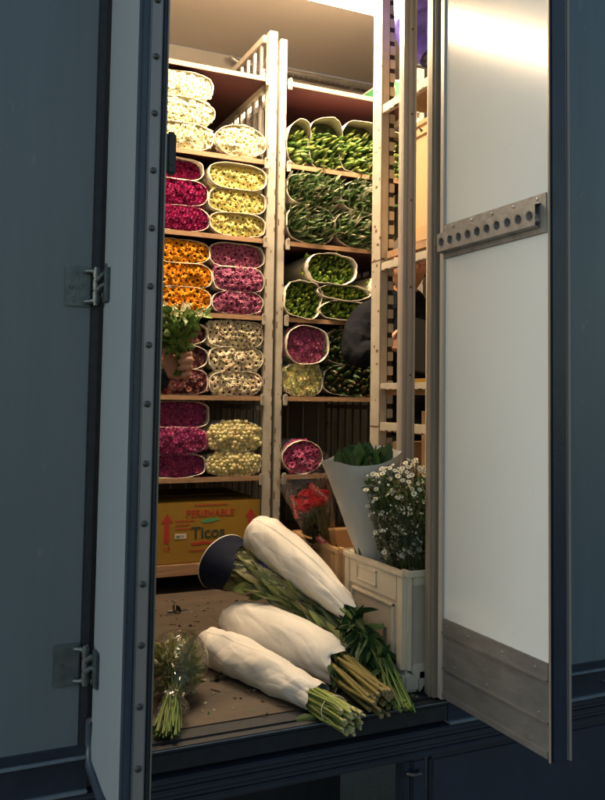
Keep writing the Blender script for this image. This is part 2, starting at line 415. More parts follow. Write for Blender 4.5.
# rubber seal in the gap beside the left door
w = MB(); w.rbox(XL-.022, XL-.001, WY-.004, WY+.05, SZ, TOP, .004); w.build('door_seal', M['rubber'], truck)
# base rails along the body: plain band with bright lips, then a ribbed rail
for x0, x1 in ((-2.6, XL-.001), (XR+.03, 3.9)):
    w = MB(); w.rbox(x0, x1, WY-.010, WY+.04, .918, .936, .003); w.build('base_rail', M['rail'], truck)
    w = MB(); w.box(x0, x1, WY-.004, WY+.04, .848, .911); 
    for k in range(9):
        xx = x0+.21+k*.30
        if xx < x1-.05: w.ball((xx, WY-.005, .878), .006, 0, None, 2, (1, .4, 1))
    w.build('base_band', M['rail'], truck)
    w = MB(); w.rbox(x0, x1, WY-.016, WY+.03, .911, .9175, .002); w.build('rail_lip', M['rail_lip'], truck)
    w = MB(); w.rbox(x0, x1, WY-.014, WY+.03, .841, .848, .002); w.build('rail_lip', M['rail_lip'], truck)
# sill of the opening
w = MB()
w.rbox(XL-.001, XR+.03, WY+.018, WY+.075, .862, .9035, .004)
w.build('sill', M['rubber'], truck)
w = MB(); w.rbox(XL-.001, XR+.03, WY-.013, WY+.014, .892, .902, .003); w.rbox(XL-.001, XR+.03, WY-.004, WY+.014, .85, .890, .003)
w.build('sill_rail', M['rubber'], truck)
w = MB(); w.rbox(XL+.0, XR+.028, WY-.016, WY-.0135, .8985, .9015, .001); w.build('sill_lip', M['rail_lip'], truck)
# grooved rail below
w = MB()
for k in range(5):
    z = .838-k*.0125
    w.rbox(-2.6, 3.9, WY-.010+(.006 if k % 2 else 0), WY+.03, z-.0115, z, .003)
w.box(-2.6, 3.9, WY+.002, WY+.03, .768, .776)
w.build('ribbed_rail', M['skirt'], truck)
# skirts: a recessed step well under the opening, a frame post and plain panels
def skirt(x0, x1):
    w = MB(); w.rbox(x0, x1, WY+.004, WY+.03, .34, .764, .008); w.build('skirt_panel', M['skirt'], truck)
skirt(-2.6, .10); skirt(1.162, 2.3); skirt(2.32, 3.9)
w = MB(); w.box(.10, 1.11, WY+.40, WY+.42, .34, .768); w.box(.10, 1.11, WY+.03, WY+.40, .34, .36); w.build('step_well', M['rubber'], truck)
w = MB(); w.rbox(1.11, 1.152, WY+.010, WY+.05, .34, .764, .006); w.build('skirt_post', M['skirt'], truck)
w = MB(); w.rbox(1.085, 1.108, WY+.012, WY+.05, .34, .764, .004); w.build('skirt_seal', M['rail'], truck)
w = MB(); w.tube([(1.096,WY+.008,.735),(1.106,WY-.010,.736),(1.120,WY-.010,.736),(1.132,WY+.010,.735)], .006, 8); w.build('skirt_latch', M['rivet'], truck)
# inside shell
w = MB(); w.box(-2.55, 3.85, WY+.076, BY, FL-.06, FL); w.build('cargo_floor', M['ply'], truck)
w = MB(); w.box(-2.55, 3.85, WY+.046, BY, CZ, CZ+.05); w.build('cargo_ceiling', M['ceiling'], truck)
w = MB(); w.box(-2.55, 3.85, BY, BY+.04, FL-.05, CZ-.001); w.build('back_wall', M['inwall'], truck)
w = MB(); w.box(-2.60, -2.552, WY+.046, BY, FL-.05, CZ-.001); w.build('end_wall', M['inwall'], truck)
w = MB(); w.box(3.852, 3.90, WY+.046, BY, FL-.05, CZ-.001); w.build('end_wall', M['inwall'], truck)
w = MB(); w.box(-2.551, XL-.03, WY+.0455, WY+.050, FL+.001, CZ-.001); w.box(XR+.05, 3.851, WY+.0455, WY+.050, FL+.001, CZ-.001); w.build('inner_lining', M['inwall'], truck)
# right jamb
w = MB(); w.rbox(XR-.011, XR+.03, WY+.004, WY+.045, FL+.001, TOP, .003); w.rbox(XR-.016, XR-.0095, WY+.012, WY+.022, FL+.002, TOP-.002, .002)
w.build('door_jamb', M['jamb'], truck)
w = MB(); w.rbox(XL-.03, XL+.055, WY+.052, WY+.075, FL+.001, TOP, .004); w.build('door_jamb', M['rubber'], truck)
# roof rail with its hook along the back wall
w = MB(); w.cyl((1.40, BY-.07, 3.405), (3.6, BY-.07, 3.405), .013, 12); w.tube([(1.405,BY-.07,3.405),(1.385,BY-.07,3.415),(1.375,BY-.06,3.43)], .014, 10)
for x in (1.5, 2.1, 2.7, 3.3): w.box(x-.012, x+.012, BY-.07, BY-.002, 3.40, 3.41)
for k in range(60): w.rbox(1.62+k*.032, 1.632+k*.032, BY-.078, BY-.062, 3.388, 3.394, .002)
w.build('load_rail', M['grey_metal'], truck)
# two long ceiling lamps
for x0, x1 in ((-.55, .50), (.72, 1.86)):
    w = MB(); w.rbox(x0-.03, x1+.03, 2.855, 2.925, 3.268, 3.295, .006); [w.cyl((xx, 2.89, 3.29), (xx, 2.89, CZ-.001), .008, 10) for xx in (x0+.15, x1-.15)]; lo = w.build('ceiling_lamp', M['white_plastic'], truck)
    w = MB(); w.rbox(x0, x1, 2.850, 2.930, 3.205, 3.2675, .016, seg=3); w.build('lamp_diffuser', M['lamp'], lo)

# ---- left door: stands straight out, its outer face and free edge towards us
ZB = .885
w = MB(); w.box(.3305, .372, 1.506, WY-.012, ZB+.012, TOP-.01); dl = w.build('side_door', M['skylit_door_paint'], truck)
dl['label'] = 'left door seen from its skylit outer face and riveted free edge'
w = MB(); w.rbox(.3292, .3455, 1.490, 1.516, ZB, TOP, .004); w.build('edge_profile', M['edge_blue'], dl)
w = MB(); w.rbox(.3460, .3690, 1.4925, 1.515, ZB, TOP, .0025); w.build('edge_strip', M['strip'], dl)
w = MB(); w.rbox(.3692, .3790, 1.494, 1.53, ZB, TOP, .003); w.build('gasket', M['rubber'], dl)
w = MB(); w.rbox(.3792, .3822, 1.4955, 1.53, ZB, TOP, .001); w.build('inner_trim', M['jamb'], dl)
w = MB(); w.box(.3725, .377, 1.531, WY-.02, ZB+.012, TOP-.01); w.build('liner_panel', M['liner'], dl)
w = MB(); w.tube([(.3285,1.79,ZB+.10),(.3285,1.80,ZB+.055),(.3285,1.785,ZB+.012),(.3285,1.65,ZB),(.3285,1.50,ZB-.002)], .012, 10, flat=.8); w.build('bottom_seal', M['edge_blue'], dl)
rm = None
for k in range(17):
    z = 1.0+k*.106
    if rm is None:
        r_ = MB(); r_.ball((0,0,0), .0062, 0, None, 2, (1,.45,1)); r_.tube([(0,-.002,0),(0,-.0032,0)], [.0028,.0026], 8)
        ro = r_.build('rivet', M['rivet'], dl); rm = ro.data
    else:
        ro = bpy.data.objects.new('rivet', rm); col.objects.link(ro); ro.parent = dl
    ro.location = (.3575, 1.4915, z)
# latch hook on the inner side of the left door, seen past its edge
w = MB(); w.rbox(.384, .402, 1.50, 1.515, 2.06, 2.14, .004); w.rbox(.3785, .3845, 1.50, 1.53, 2.065, 2.135, .002); w.cyl((.393,1.498,2.08),(.393,1.502,2.08),.004); w.build('latch', M['black'], dl)
for zc in (1.878, 1.100):
    w = MB()
    w.rbox(.252, .304, WY-.0052, WY-.0005, zc-.043, zc+.043, .004)
    for bx, bz in ((.264, .0), (.292, .032), (.292, -.032)):
        w.cyl((bx, WY-.010, zc+bz), (bx, WY-.003, zc+bz), .0055, 12); w.cyl((bx, WY-.012, zc+bz), (bx, WY-.010, zc+bz), .003, 6)
    for bz in (.032, -.032):
        w.tube([(.292, WY-.007, zc+bz), (.303, WY-.014, zc+bz), (.315, WY-.020, zc+bz*.92)], [.005, .0055, .007], 8)
    w.cyl((.313, WY-.020, zc-.040), (.313, WY-.020, zc+.040), .0058, 12)
    for a0, a1 in ((-.034, -.012), (-.008, .014), (.018, .034)): w.cyl((.313, WY-.020, zc+a0), (.313, WY-.020, zc+a1), .0078, 12)
    for dz in (-.012, .010): w.tube([(.314, WY-.024, zc+dz), (.3215, WY-.040, zc+dz+.012), (.3265, WY-.052, zc+dz+.013)], [.006, .0055, .005], 8)
    w.rbox(.3245, .3292, WY-.075, WY-.030, zc-.036, zc+.036, .002)
    w.rbox(.3185, .3245, WY-.078, WY-.074, zc-.030, zc+.042, .0015)
    for bz in (.022, -.022): w.cyl((.318, WY-.055, zc+bz), (.3245, WY-.055, zc+bz), .005, 10)
    w.build('hinge', M['hinge'], dl)

# ---- right door: opened towards us, white lined inner face
ZR = .913; Y0, Y1 = 1.376, WY-.018
w = MB(); w.box(XR+.004, XR+.046, Y0+.016, Y1, ZR+.006, TOP-.01); dr = w.build('side_door', M['skylit_door_paint'], truck)
dr['label'] = 'right door seen from its white lined inner face'
w = MB(); w.rbox(XR-.002, XR+.0025, Y0+.003, Y1-.012, 1.110, TOP-.012, .001); w.build('liner_panel', M['liner'], dr)
w = MB(); w.rbox(XR-.0045, XR-.0015, Y0-.002, Y0+.004, ZR, TOP, .001); w.build('inner_trim', M['jamb'], dr)
w = MB(); w.rbox(XR+.0030, XR+.043, Y0, Y0+.0155, ZR-.002, TOP, .003); w.build('gasket', M['rail'], dr)
w = MB(); w.rbox(XR+.0435, XR+.0475, Y0+.003, Y0+.02, ZR-.002, TOP, .001); w.rbox(XR+.048, XR+.0535, Y0-.002, Y0+.02, ZR-.004, TOP, .002); w.build('edge_strip', M['strip'], dr)
w = MB(); w.rbox(XR-.008, XR+.004, Y1-.012, Y1+.006, ZR, TOP-.002, .002); w.build('hinge_strip', M['alu'], dr)
w = MB(); w.rbox(XR-.006, XR-.0005, Y0+.0045, Y1-.0125, 1.076, 1.112, .001); w.rbox(XR-.010, XR-.0055, Y0+.0045, Y1-.0125, 1.074, 1.080, .001)
for y in (1.42, 1.53, 1.66, 1.75): w.ball((XR-.006, y, 1.094), .004, 0, None, 2, (.5,1,1))
w.build('trim_strip', M['kick'], dr)
w = MB(); w.box(XR-.004, XR-.0005, Y0+.0045, Y1-.0125, .992, 1.0745); w.rbox(XR-.008, XR-.0035, Y0+.0045, Y1-.0125, .988, .9935, .001)
w.box(XR-.0038, XR-.0005, Y0+.0045, Y1-.0125, ZR+.010, .9885); w.rbox(XR-.007, XR-.003, Y0+.0045, Y1-.0125, ZR+.006, ZR+.022, .0015)
for y in (1.41, 1.59, 1.72):  w.ball((XR-.0045, y, 1.004), .0035, 0, None, 2, (.5,1,1))
w.build('kick_plate', M['kick'], dr)
# load bar with ten real holes
w = MB()
zc, hz = 2.047, .0225
ya, yb = 1.398, Y1-.005
xf = XR-.023
cell = (yb-ya)/10
for k in range(10):
    yc = ya+cell*(k+.5); n = 16; sq = []; ci = []; cb = []
    for j in range(n):
        q = 6.283*j/n; c, s_ = math.cos(q), math.sin(q); mx_ = max(abs(c), abs(s_))
        sq.append((xf, yc+c/mx_*cell/2, zc+s_/mx_*hz)); ci.append((xf, yc+c*.0098, zc+s_*.0098)); cb.append((xf+.012, yc+c*.0098, zc+s_*.0098))
    w.add(sq+ci+cb, [(j, (j+1)%n, n+(j+1)%n, n+j) for j in range(n)]+[(n+j, n+(j+1)%n, 2*n+(j+1)%n, 2*n+j) for j in range(n)])
    w.tube([(xf-.0012, yc, zc), (xf+.002, yc, zc)], [.0118, .0118], 16, cap=False)
w.add([(xf,ya,zc-hz),(xf,yb,zc-hz),(XR-.006,yb,zc-hz-.004),(XR-.006,ya,zc-hz-.004)], [(0,1,2,3)])
w.add([(xf,ya,zc+hz),(xf,yb,zc+hz),(XR-.006,yb,zc+hz+.004),(XR-.006,ya,zc+hz+.004)], [(3,2,1,0)])
w.rbox(XR-.0065, XR-.0025, Y0+.006, Y1-.003, 2.008, 2.094, .001)
for y in (1.41, 1.49, 1.57, 1.65, 1.73): w.ball((XR-.007, y, 2.084), .004, 0, None, 2, (.5,1,1))
w.build('perforated_bar', M['steel'], dr)

# ================================================================== storage trolleys
def shelf_mesh(x0, x1, y0, y1, zt, th=.016, base=False):
    s = MB()
    s.box(x0, x1, y0+.006, y1, zt-th, zt, 0)
    s.box(x0, x1, y0, y0+.0055, zt-th-.0012, zt+.0012, 1)
    return s
SHZ = [2.962, 2.616, 2.292, 1.978, 1.655, 1.338]
def trolley(label, x0, x1, y0, y1, px, group, top=3.165, ladder=(True, True)):
    """px = (left post x range, right post x range)"""
    t = thing('storage_trolley', label, 'trolley', group)
    for (a, b) in px:
        for yy in (y0, y1-.04):
            p = MB(); z0 = FL+.10
            p.rbox(a, b, yy, yy+.005, z0, top, .0015); p.rbox(a, a+.005, yy+.0052, yy+.038, z0, top, .0015)
            p.rbox(b-.005, b, yy+.0052, yy+.038, z0, top, .0015)
            # rusty slots, real notches proud of the face by a hair
            z = z0+.05
            while z < top-.03:
                if random.random() < .8: 
                    xx = random.choice((a+.0025, b-.0025)); p.box(xx-.002, xx+.002, yy-.0006, yy+.003, z, z+rnd(.006, .030), 1)
                if random.random() < .35: xx = (a+b)/2+rnd(-.010,.010); p.box(xx, xx+rnd(.0015,.004), yy-.0005, yy+.003, z+.02, z+.02+rnd(.003, .014), 1)
                z += rnd(.03, .075)
            p.build('post', [M['cream_metal'], M['rust']], t)
    for z in SHZ:
        s = shelf_mesh(x0, x1, y0-.006, y1-.045, z); so = s.build('shelf', [M['film_ply'], M['shelf_edge']], t)
        for hx in (x0-.002, x1-.016):
            h = MB(); h.rbox(hx, hx+.018, y0-.016, y0-.0065, z-.036, z+.010, .003); h.rbox(hx+.004, hx+.014, y0-.024, y0-.0155, z+.001, z+.012, .003); h.build('hook', M['cream_metal'], so)
    s = MB(); s.rbox(x0-.02, x1+.02, y0-.004, y1-.05, .968, 1.013, .003); s.build('base_board', M['shelf_edge'], t)
    for side, on in enumerate(ladder):
        if not on: continue
        a, b = px[side]; xm = (b-.012) if side == 0 else (a-.004)
        for z, h in ((top-.005, .032), (2.945, .032), (2.25, .02), (1.62, .02)):
            f = MB(); f.rbox(xm-.010, xm+.010, y0+.04, y1-.042, z-h, z, .003); f.build('end_rail', M['cream_metal'], t)
        k = 0; y = y0+.085
        while y < y1-.06:
            q = MB(); q.rbox(xm-.006, xm+.006, y-.011, y+.011, FL+.10, top-.038, .002); q.build('upright_bar', M['grey_metal'], t); y += .082; k += 1
    for k in range(7):
        xx = x0+.05+k*(x1-x0-.1)/6
        q = MB(); q.cyl((xx, y1-.03, FL+.10), (xx, y1-.03, 2.93), .006, 8); q.build('back_bar', M['grey_metal'], t)
    for xx in (x0+.05, x1-.05):
        for yy in (y0+.14, y1-.12):
            q = MB(); q.cyl((xx-.014, yy, FL+.032), (xx+.014, yy, FL+.032), .031, 18); wh = q.build('wheel', M['black'], t)
            q = MB(); q.rbox(xx-.02, xx+.02, yy-.022, yy+.022, FL+.058, FL+.066, .002); q.build('wheel_fork', M['grey_metal'], wh)
    recentre(t, ((x0+x1)/2, y0, FL))
    return t
TY = 3.15
G3 = 'tall shelved storage trolleys inside the truck'
trolley('left shelf trolley carrying white, yellow, orange and pink flower stacks', .665, 1.222, TY, 4.08, ((.622, .664), (1.2235, 1.260)), G3)
trolley('middle shelf trolley carrying mostly green bunches, right of the rusty double post', 1.306, 1.935, TY, 4.08, ((1.2735, 1.3025), (1.9355, 1.972)), G3, top=3.14)

# ---- the flower bundles on the shelves
GB = 'paper wrapped flower bundles on the shelves'
def stack(kind, boxes, words, n=None, **kw):
    """boxes top first; words describe each bundle"""
    for i, b in enumerate(boxes):
        k2 = {k: (v[i] if isinstance(v, (list, tuple)) else v) for k, v in kw.items()}
        bundle(b[0], b[1], b[2], b[3], kind, words[i], GB, **k2)
def three(desc, shelf): return [f'{desc}, {p} of its stack of three on {shelf}' for p in ('topmost', 'middle', 'bottom')]
s1, s2, s3, s4, s5 = ('the top shelf', 'the second shelf', 'the third shelf', 'the fourth shelf', 'the fifth shelf')
stack('cream', [(.745,.992,2.822,2.931),(.742,.998,2.722,2.826),(.740,.996,2.619,2.726)], three('cream white chrysanthemum bundle', s1), recess=[.0,0,0], e=2.5)
stack('cream', [(1.000,1.219,2.619,2.752)], ['lone cream white chrysanthemum bundle beside the rusty post on the top shelf'], e=2.3, sag=-.004)
stack('magenta', [(.735,.957,2.496,2.584),(.736,.975,2.395,2.497),(.739,.985,2.295,2.396)], three('deep magenta shaggy flower bundle', s2), recess=[.035,.004,0])
stack('yellow', [(.975,1.217,2.484,2.588),(.980,1.219,2.388,2.486),(.986,1.219,2.295,2.390)], three('pale yellow daisy bundle', s2), lip=[.02,.014,.014])
stack('orange', [(.734,.990,2.169,2.264),(.736,1.003,2.072,2.171),(.739,1.000,1.981,2.075)], three('bright orange daisy bundle', s3))
stack('pink', [(.988,1.219,2.170,2.268),(1.004,1.219,2.070,2.173),(1.001,1.219,1.981,2.073)], three('dusty pink flower bundle', s3), recess=[.015,0,0])
stack('mauve', [(.738,.984,1.850,1.944),(.741,.990,1.754,1.853),(.743,.994,1.658,1.757)], three('mauve brown speckled flower bundle', s4), recess=[.02,.01,.0])
stack('white', [(.988,1.219,1.850,1.956),(.994,1.220,1.752,1.853),(.997,1.220,1.658,1.755)], three('off white dark centred bundle', s4))
stack('purple', [(.765,1.003,1.530,1.632),(.745,.993,1.429,1.533),(.748,.989,1.341,1.432)], three('purple pink flower bundle', s5), recess=[.03,-.006,.012])
stack('pompon', [(.992,1.224,1.432,1.553),(.994,1.224,1.341,1.437)], ['yellow pompon flower bundle, upper of two beside the rusty post', 'yellow pompon flower bundle, lower of two beside the rusty post'], e=2.5, recess=-.004)
kw = dict(e=2.7, lip=.008, flare=.06, headfrac=.76, toplip=.045, rag=1.6)
stack('lily', [(1.312,1.412,2.619,2.800)], ['half hidden green lily bud bunch in white sleeve nearest the double post'], tilt=.45, **kw)
stack('lily', [(1.412,1.560,2.619,2.822)], ['green lily bud bunch in white sleeve, middle of the top row'], tilt=.45, **kw)
stack('lily', [(1.558,1.738,2.619,2.835)], ['green lily bud bunch in white sleeve, widest of the top row'], tilt=.45, **kw)
stack('lily', [(1.74,1.905,2.619,2.806)], ['green lily bud bunch behind the slotted post on the top shelf'], tilt=.45, **kw)
kw = dict(e=2.7, lip=.016)
stack('leafy', [(1.312,1.560,2.455,2.586),(1.312,1.533,2.295,2.458)], ['dark leafy bunch, upper left of four', 'dark leafy bunch with curled sleeve, lower left of four'], tilt=.3, **kw)
stack('leafy', [(1.555,1.800,2.452,2.588),(1.535,1.800,2.295,2.455)], ['dark leafy bunch, upper right of four behind the pale post', 'dark leafy bunch, lower right of four with pale paper rim'], tilt=.2, **kw)
stack('bud', [(1.395,1.634,2.130,2.262)], ['green bud bunch in wide open sleeve, topmost on the third shelf'], e=2.1, lip=.035, rag=2.2)
stack('bud', [(1.312,1.472,1.982,2.137)], ['bright green bud bunch standing against the rusty double post'], e=2.3, lip=.03, rag=2.4)
stack('bud', [(1.449,1.704,2.066,2.132)], ['flat green bud bunch, middle one of the third shelf pile'], e=2.3, lip=.03, rag=2.4)
stack('bud', [(1.462,1.715,1.982,2.064)], ['squashed green bud bunch with ragged paper rim under the flat one'], e=3., lip=.03, rag=2.6)
stack('bud', [(1.700,1.880,2.070,2.190)], ['green bud bunch mostly hidden behind the pale slotted post'], e=2.3, lip=.03, rag=2.4)
stack('rosy', [(1.312,1.505,1.790,1.948)], ['rose pink bundle with domed top above the pale yellow one'], e=2.3, lip=.03)
stack('lime', [(1.312,1.484,1.660,1.792)], ['pale yellow flat bundle below the rose pink one'], e=3.2, lip=.012)
stack('tulip', [(1.500,1.740,1.795,1.945),(1.490,1.880,1.660,1.795)], ['dark tulip bunch with few pink buds behind the man\'s elbow', 'wide dark tulip bunch lying on the fourth shelf below the elbow'], e=3., lip=.004)
stack('pinkgerb', [(1.312,1.492,1.342,1.478)], ['pink gerbera bundle beside the rusty post on the fifth shelf'], e=2.2, lip=.012)
# ================================================================== cartons on the trolleys
def text_part(body, size, mtx, m, parent, name='printed_text', font_shear=0., bold=0.0):
    cu = bpy.data.curves.new('t', 'FONT'); cu.body = body; cu.size = size; cu.align_x = 'CENTER'; cu.align_y = 'CENTER'
    cu.shear = font_shear; cu.offset = bold; cu.extrude = .0004
    t = bpy.data.objects.new('t', cu); col.objects.link(t)
    dg = bpy.context.evaluated_depsgraph_get(); dg.update()
    me = bpy.data.meshes.new_from_object(t.evaluated_get(dg)); bpy.data.objects.remove(t)
    me.transform(mtx); me.name = name; me.materials.clear(); me.materials.append(m)
    o = bpy.data.objects.new(name, me); col.objects.link(o); o.parent = parent
    return o
def face_front(x, y, z):      # a frame whose text reads from -Y
    return Matrix.Translation(V((x, y, z))) @ Matrix.Rotation(R(90), 4, 'X')
def poly(mb, pts, y, mi=0, th=.0006):
    n = len(pts); mb.add([(p[0], y, p[1]) for p in pts]+[(p[0], y+th, p[1]) for p in pts], [tuple(range(n)), tuple(range(2*n-1, n-1, -1))]+[(i, n+i, n+(i+1)%n, (i+1)%n) for i in range(n)], mi)
yc = thing('flower_carton', 'yellow printed carton with red arrows on the bottom shelf of the left trolley', 'box')
cx0, cx1, cz0, cz1, cy = .800, 1.219, 1.0145, 1.247, 3.153
w = MB(); w.rbox(cx0, cx1, cy, cy+.45, cz0, cz1, .003); w.build('carton_body', M['yellow_carton'], yc)
w = MB(); w.box(cx0+.002, cx1-.002, cy+.215, cy+.235, cz1, cz1+.0008); w.build('packing_tape', M['carton'], yc)
def arrow(x, z0, z1, wd):
    w = MB(); hz = z0+(z1-z0)*.70
    poly(w, [(x-wd*.5,z0),(x+wd*.5,z0),(x+wd*.5,hz),(x+wd*1.1,hz),(x,z1),(x-wd*1.1,hz),(x-wd*.5,hz)], cy-.0007)
    w.build('printed_arrow', M['red_ink'], yc)
arrow(.842, 1.093, 1.205, .020); arrow(1.178, 1.105, 1.212, .020)
text_part('10', .026, face_front(.842, cy-.0005, 1.072), M['red_ink'], yc)
text_part('PERISHABLE', .0370, face_front(1.012, cy-.0005, 1.200), M['red_ink'], yc, bold=.0004)
text_part('Ticos', .062, face_front(1.005, cy-.0005, 1.125), M['dark_ink'], yc, bold=.0012)
w = MB(); poly(w, [(.975,1.170),(1.0,1.178),(1.035,1.180),(1.05,1.173),(1.02,1.166),(.985,1.163)], cy-.0007); w.build('printed_emblem', M['green_ink'], yc)
w = MB(); poly(w, [(.935,1.090),(.99,1.094),(1.03,1.086),(1.07,1.094),(1.06,1.085),(1.03,1.079),(.99,1.084),(.945,1.080)], cy-.0007); w.build('printed_swoosh', M['red_ink'], yc)
for z0, x0, x1 in ((1.175,.875,.945),(1.160,.875,.925),(1.145,.875,.93),(1.060,.93,1.05),(1.232,.95,1.08)):
    w = MB(); x = x0
    while x < x1: l = rnd(.003, .007); poly(w, [(x,z0-.0028),(x+l,z0-.0028),(x+l,z0+.0028),(x,z0+.0028)], cy-.0007); x += l+.002
    w.build('small_print', M['red_ink'], yc)
w = MB(); poly(w, [(.873,1.107),(.918,1.107),(.918,1.127),(.873,1.127)], cy-.0007); lb = w.build('paper_label', M['white_ink'], yc)
w = MB(); x = .879
while x < .911: poly(w, [(x,1.112),(x+.002,1.112),(x+.002,1.121),(x,1.121)], cy-.0014); x += rnd(.003,.006)
w.build('label_print', M['dark_ink'], lb)
recentre(yc, (1.01, cy, cz0))
w = MB(); w.rbox(.672, .797, 3.150, 3.5, 1.0145, 1.12, .004); w.rbox(.672, .795, 3.156, 3.5, 1.1215, 1.262, .004); w.rbox(.70, .7955, 3.165, 3.45, 1.263, 1.318, .005)
tag(w.build('carton_pile', M['white_ink']), 'white carton edges peeking out left of the yellow carton', 'box')
gx = thing('printed_carton', 'green and white printed carton on top of the middle trolley', 'box')
w = MB(); w.rbox(1.805, 1.925, 3.20, 3.52, 2.965, 3.088, .003); w.build('carton_body', M['white_ink'], gx)
w = MB(); w.box(1.8042, 1.8048, 3.208, 3.512, 2.972, 3.078); w.build('green_panel', M['green_ink'], gx)
w = MB()
for k in range(7): w.box(1.8034, 1.8040, 3.25+k*.028, 3.262+k*.028, 3.015, 3.04)
w.build('white_marks', M['white_ink'], gx)
w = MB(); poly(w, [(1.815,2.972),(1.917,2.972),(1.917,3.078),(1.815,3.078)], 3.1990); w.build('green_panel', M['green_ink'], gx)
w = MB()
for x in (1.842, 1.882): poly(w, [(x-.005,2.99),(x+.005,2.99),(x+.005,3.035),(x+.012,3.035),(x,3.062),(x-.012,3.035),(x-.005,3.035)], 3.1980)
w.build('white_arrow', M['white_ink'], gx)
recentre(gx, (1.865, 3.2, 2.965))

# ================================================================== near trolley on the right, its posts and bars
nt_ = thing('storage_trolley', 'cream metal trolley with a slotted corner post, nearest the right door', 'trolley')
NX = 1.52
w = MB(); w.rbox(NX, NX+.005, 2.732, 2.800, FL+.08, 3.40, .0015); w.rbox(NX+.0052, NX+.034, 2.732, 2.737, FL+.08, 3.40, .0015); w.rbox(NX+.005, NX+.034, 2.795, 2.80, FL+.08, 3.40, .0015)
for k in range(46):
    z = rnd(FL+.2, 3.3); yy = rnd(2.735, 2.795); w.box(NX-.0006, NX+.001, yy-rnd(.002,.010), yy+rnd(.002,.008), z, z+rnd(.002,.012), 1)
for z in (2.17, 1.545): w.box(NX-.0007, NX+.001, 2.733, 2.80, z, z+.006, 1); w.box(NX+.004, NX+.02, 2.7312, 2.734, z+.002, z+.012, 1)
w.build('post', [M['cream_metal'], M['rust']], nt_)
w = MB(); w.box(NX+.037, NX+.058, 2.737, 2.742, FL+.1, 3.38, 2)
z = FL+.14
while z < 3.36: w.rbox(NX+.036, NX+.059, 2.729, 2.7365, z, z+.034, .002, 0); z += .0535
w.build('slotted_strip', [M['cream_metal'], M['rust'], M['slot']], nt_)
w = MB(); w.rbox(NX, NX+.03, 2.380, 2.412, FL+.08, 3.40, .003); w.build('post', M['cream_metal'], nt_)
for x0, y0 in ((1.95, 2.38), (1.95, 2.765)):
    w = MB(); w.rbox(x0, x0+.03, y0, y0+.03, FL+.08, 3.40, .003); w.build('post', M['cream_metal'], nt_)
for zc, h in ((2.752, .036), (2.147, .032), (1.697, .026), (1.548, .034)):
    w = MB(); w.rbox(NX+.004, NX+.024, 2.4125, 2.7315, zc-h/2, zc+h/2, .003)
    for k in range(16):
        y = rnd(2.42, 2.72); w.box(NX+.0034, NX+.006, y, y+rnd(.004,.02), zc-h/2, zc-h/2+rnd(.002,.007), 1)
    w.build('cross_bar', [M['cream_metal'], M['rust']], nt_)
for zt in (2.776, 2.205, 1.690, 1.41, 1.05):
    w = MB(); w.box(NX+.031, 1.949, 2.381, 2.70, zt-.022, zt); w.box(NX+.0255, NX+.0305, 2.413, 2.728, zt-.024, zt+.001, 1)
    w.build('shelf', [M['carton'], M['shelf_edge']], nt_)
recentre(nt_, (1.74, 2.59, FL))
ab = thing('load_lock_post', 'upright grooved aluminium post standing in front of the near trolley', 'post')
w = MB(); w.rbox(1.388, 1.438, 2.352, 2.376, FL+.005, CZ-.002, .002)
for a, b in ((1.388,1.397),(1.4085,1.4175),(1.429,1.438)): w.rbox(a, b, 2.343, 2.353, FL+.005, CZ-.002, .002)
w.build('profile', M['alu'], ab)
for k in range(9):
    w = MB(); w.cyl((1.4235, 2.3495, 1.15+k*.29), (1.4235, 2.352, 1.15+k*.29), .0035, 10); w.build('screw', M['black'], ab)
recentre(ab, (1.413, 2.36, FL))

# beige bin on the near trolley, boxes below
bn = thing('flower_bin', 'beige plastic flower bin on the near trolley beside the aluminium post', 'bin')
def tapered(w, x0, x1, y0, y1, z0, z1, t, th=.006, mi=0):
    """open box, wider at the foot by t"""
    o0 = [(x0-t,y0-t),(x1+t,y0-t),(x1+t,y1+t),(x0-t,y1+t)]; o1 = [(x0,y0),(x1,y0),(x1,y1),(x0,y1)]
    i0 = [(x0-t+th,y0-t+th),(x1+t-th,y0-t+th),(x1+t-th,y1+t-th),(x0-t+th,y1+t-th)]; i1 = [(x0+th,y0+th),(x1-th,y0+th),(x1-th,y1-th),(x0+th,y1-th)]
    vs = [(*p, z0) for p in o0]+[(*p, z1) for p in o1]+[(*p, z0+th) for p in i0]+[(*p, z1) for p in i1]
    fs = [(0,3,2,1),(8,9,10,11)]
    for j in range(4):
        k = (j+1) % 4; fs += [(j,k,4+k,4+j),(8+k,8+j,12+j,12+k),(4+j,4+k,12+k,12+j)]
    w.add(vs, fs, mi)
w = MB(); tapered(w, 1.585, 1.85, 2.40, 2.60, 2.2055, 2.66, .035); w.build('bin_body', M['beige_plastic'], bn)
w = MB(); w.rbox(1.573, 1.862, 2.388, 2.612, 2.600, 2.618, .004); w.rbox(1.576, 1.859, 2.391, 2.609, 2.640, 2.662, .004)
w.build('rim', M['beige_plastic'], bn)
w = MB(); w.rbox(1.548, 1.560, 2.392, 2.614, 2.2055, 2.26, .004); w.rbox(1.562, 1.575, 2.396, 2.41, 2.26, 2.60, .003); w.rbox(1.562, 1.575, 2.598, 2.612, 2.26, 2.60, .003); w.build('rib', M['beige_plastic'], bn)
recentre(bn, (1.72, 2.5, 2.2055))
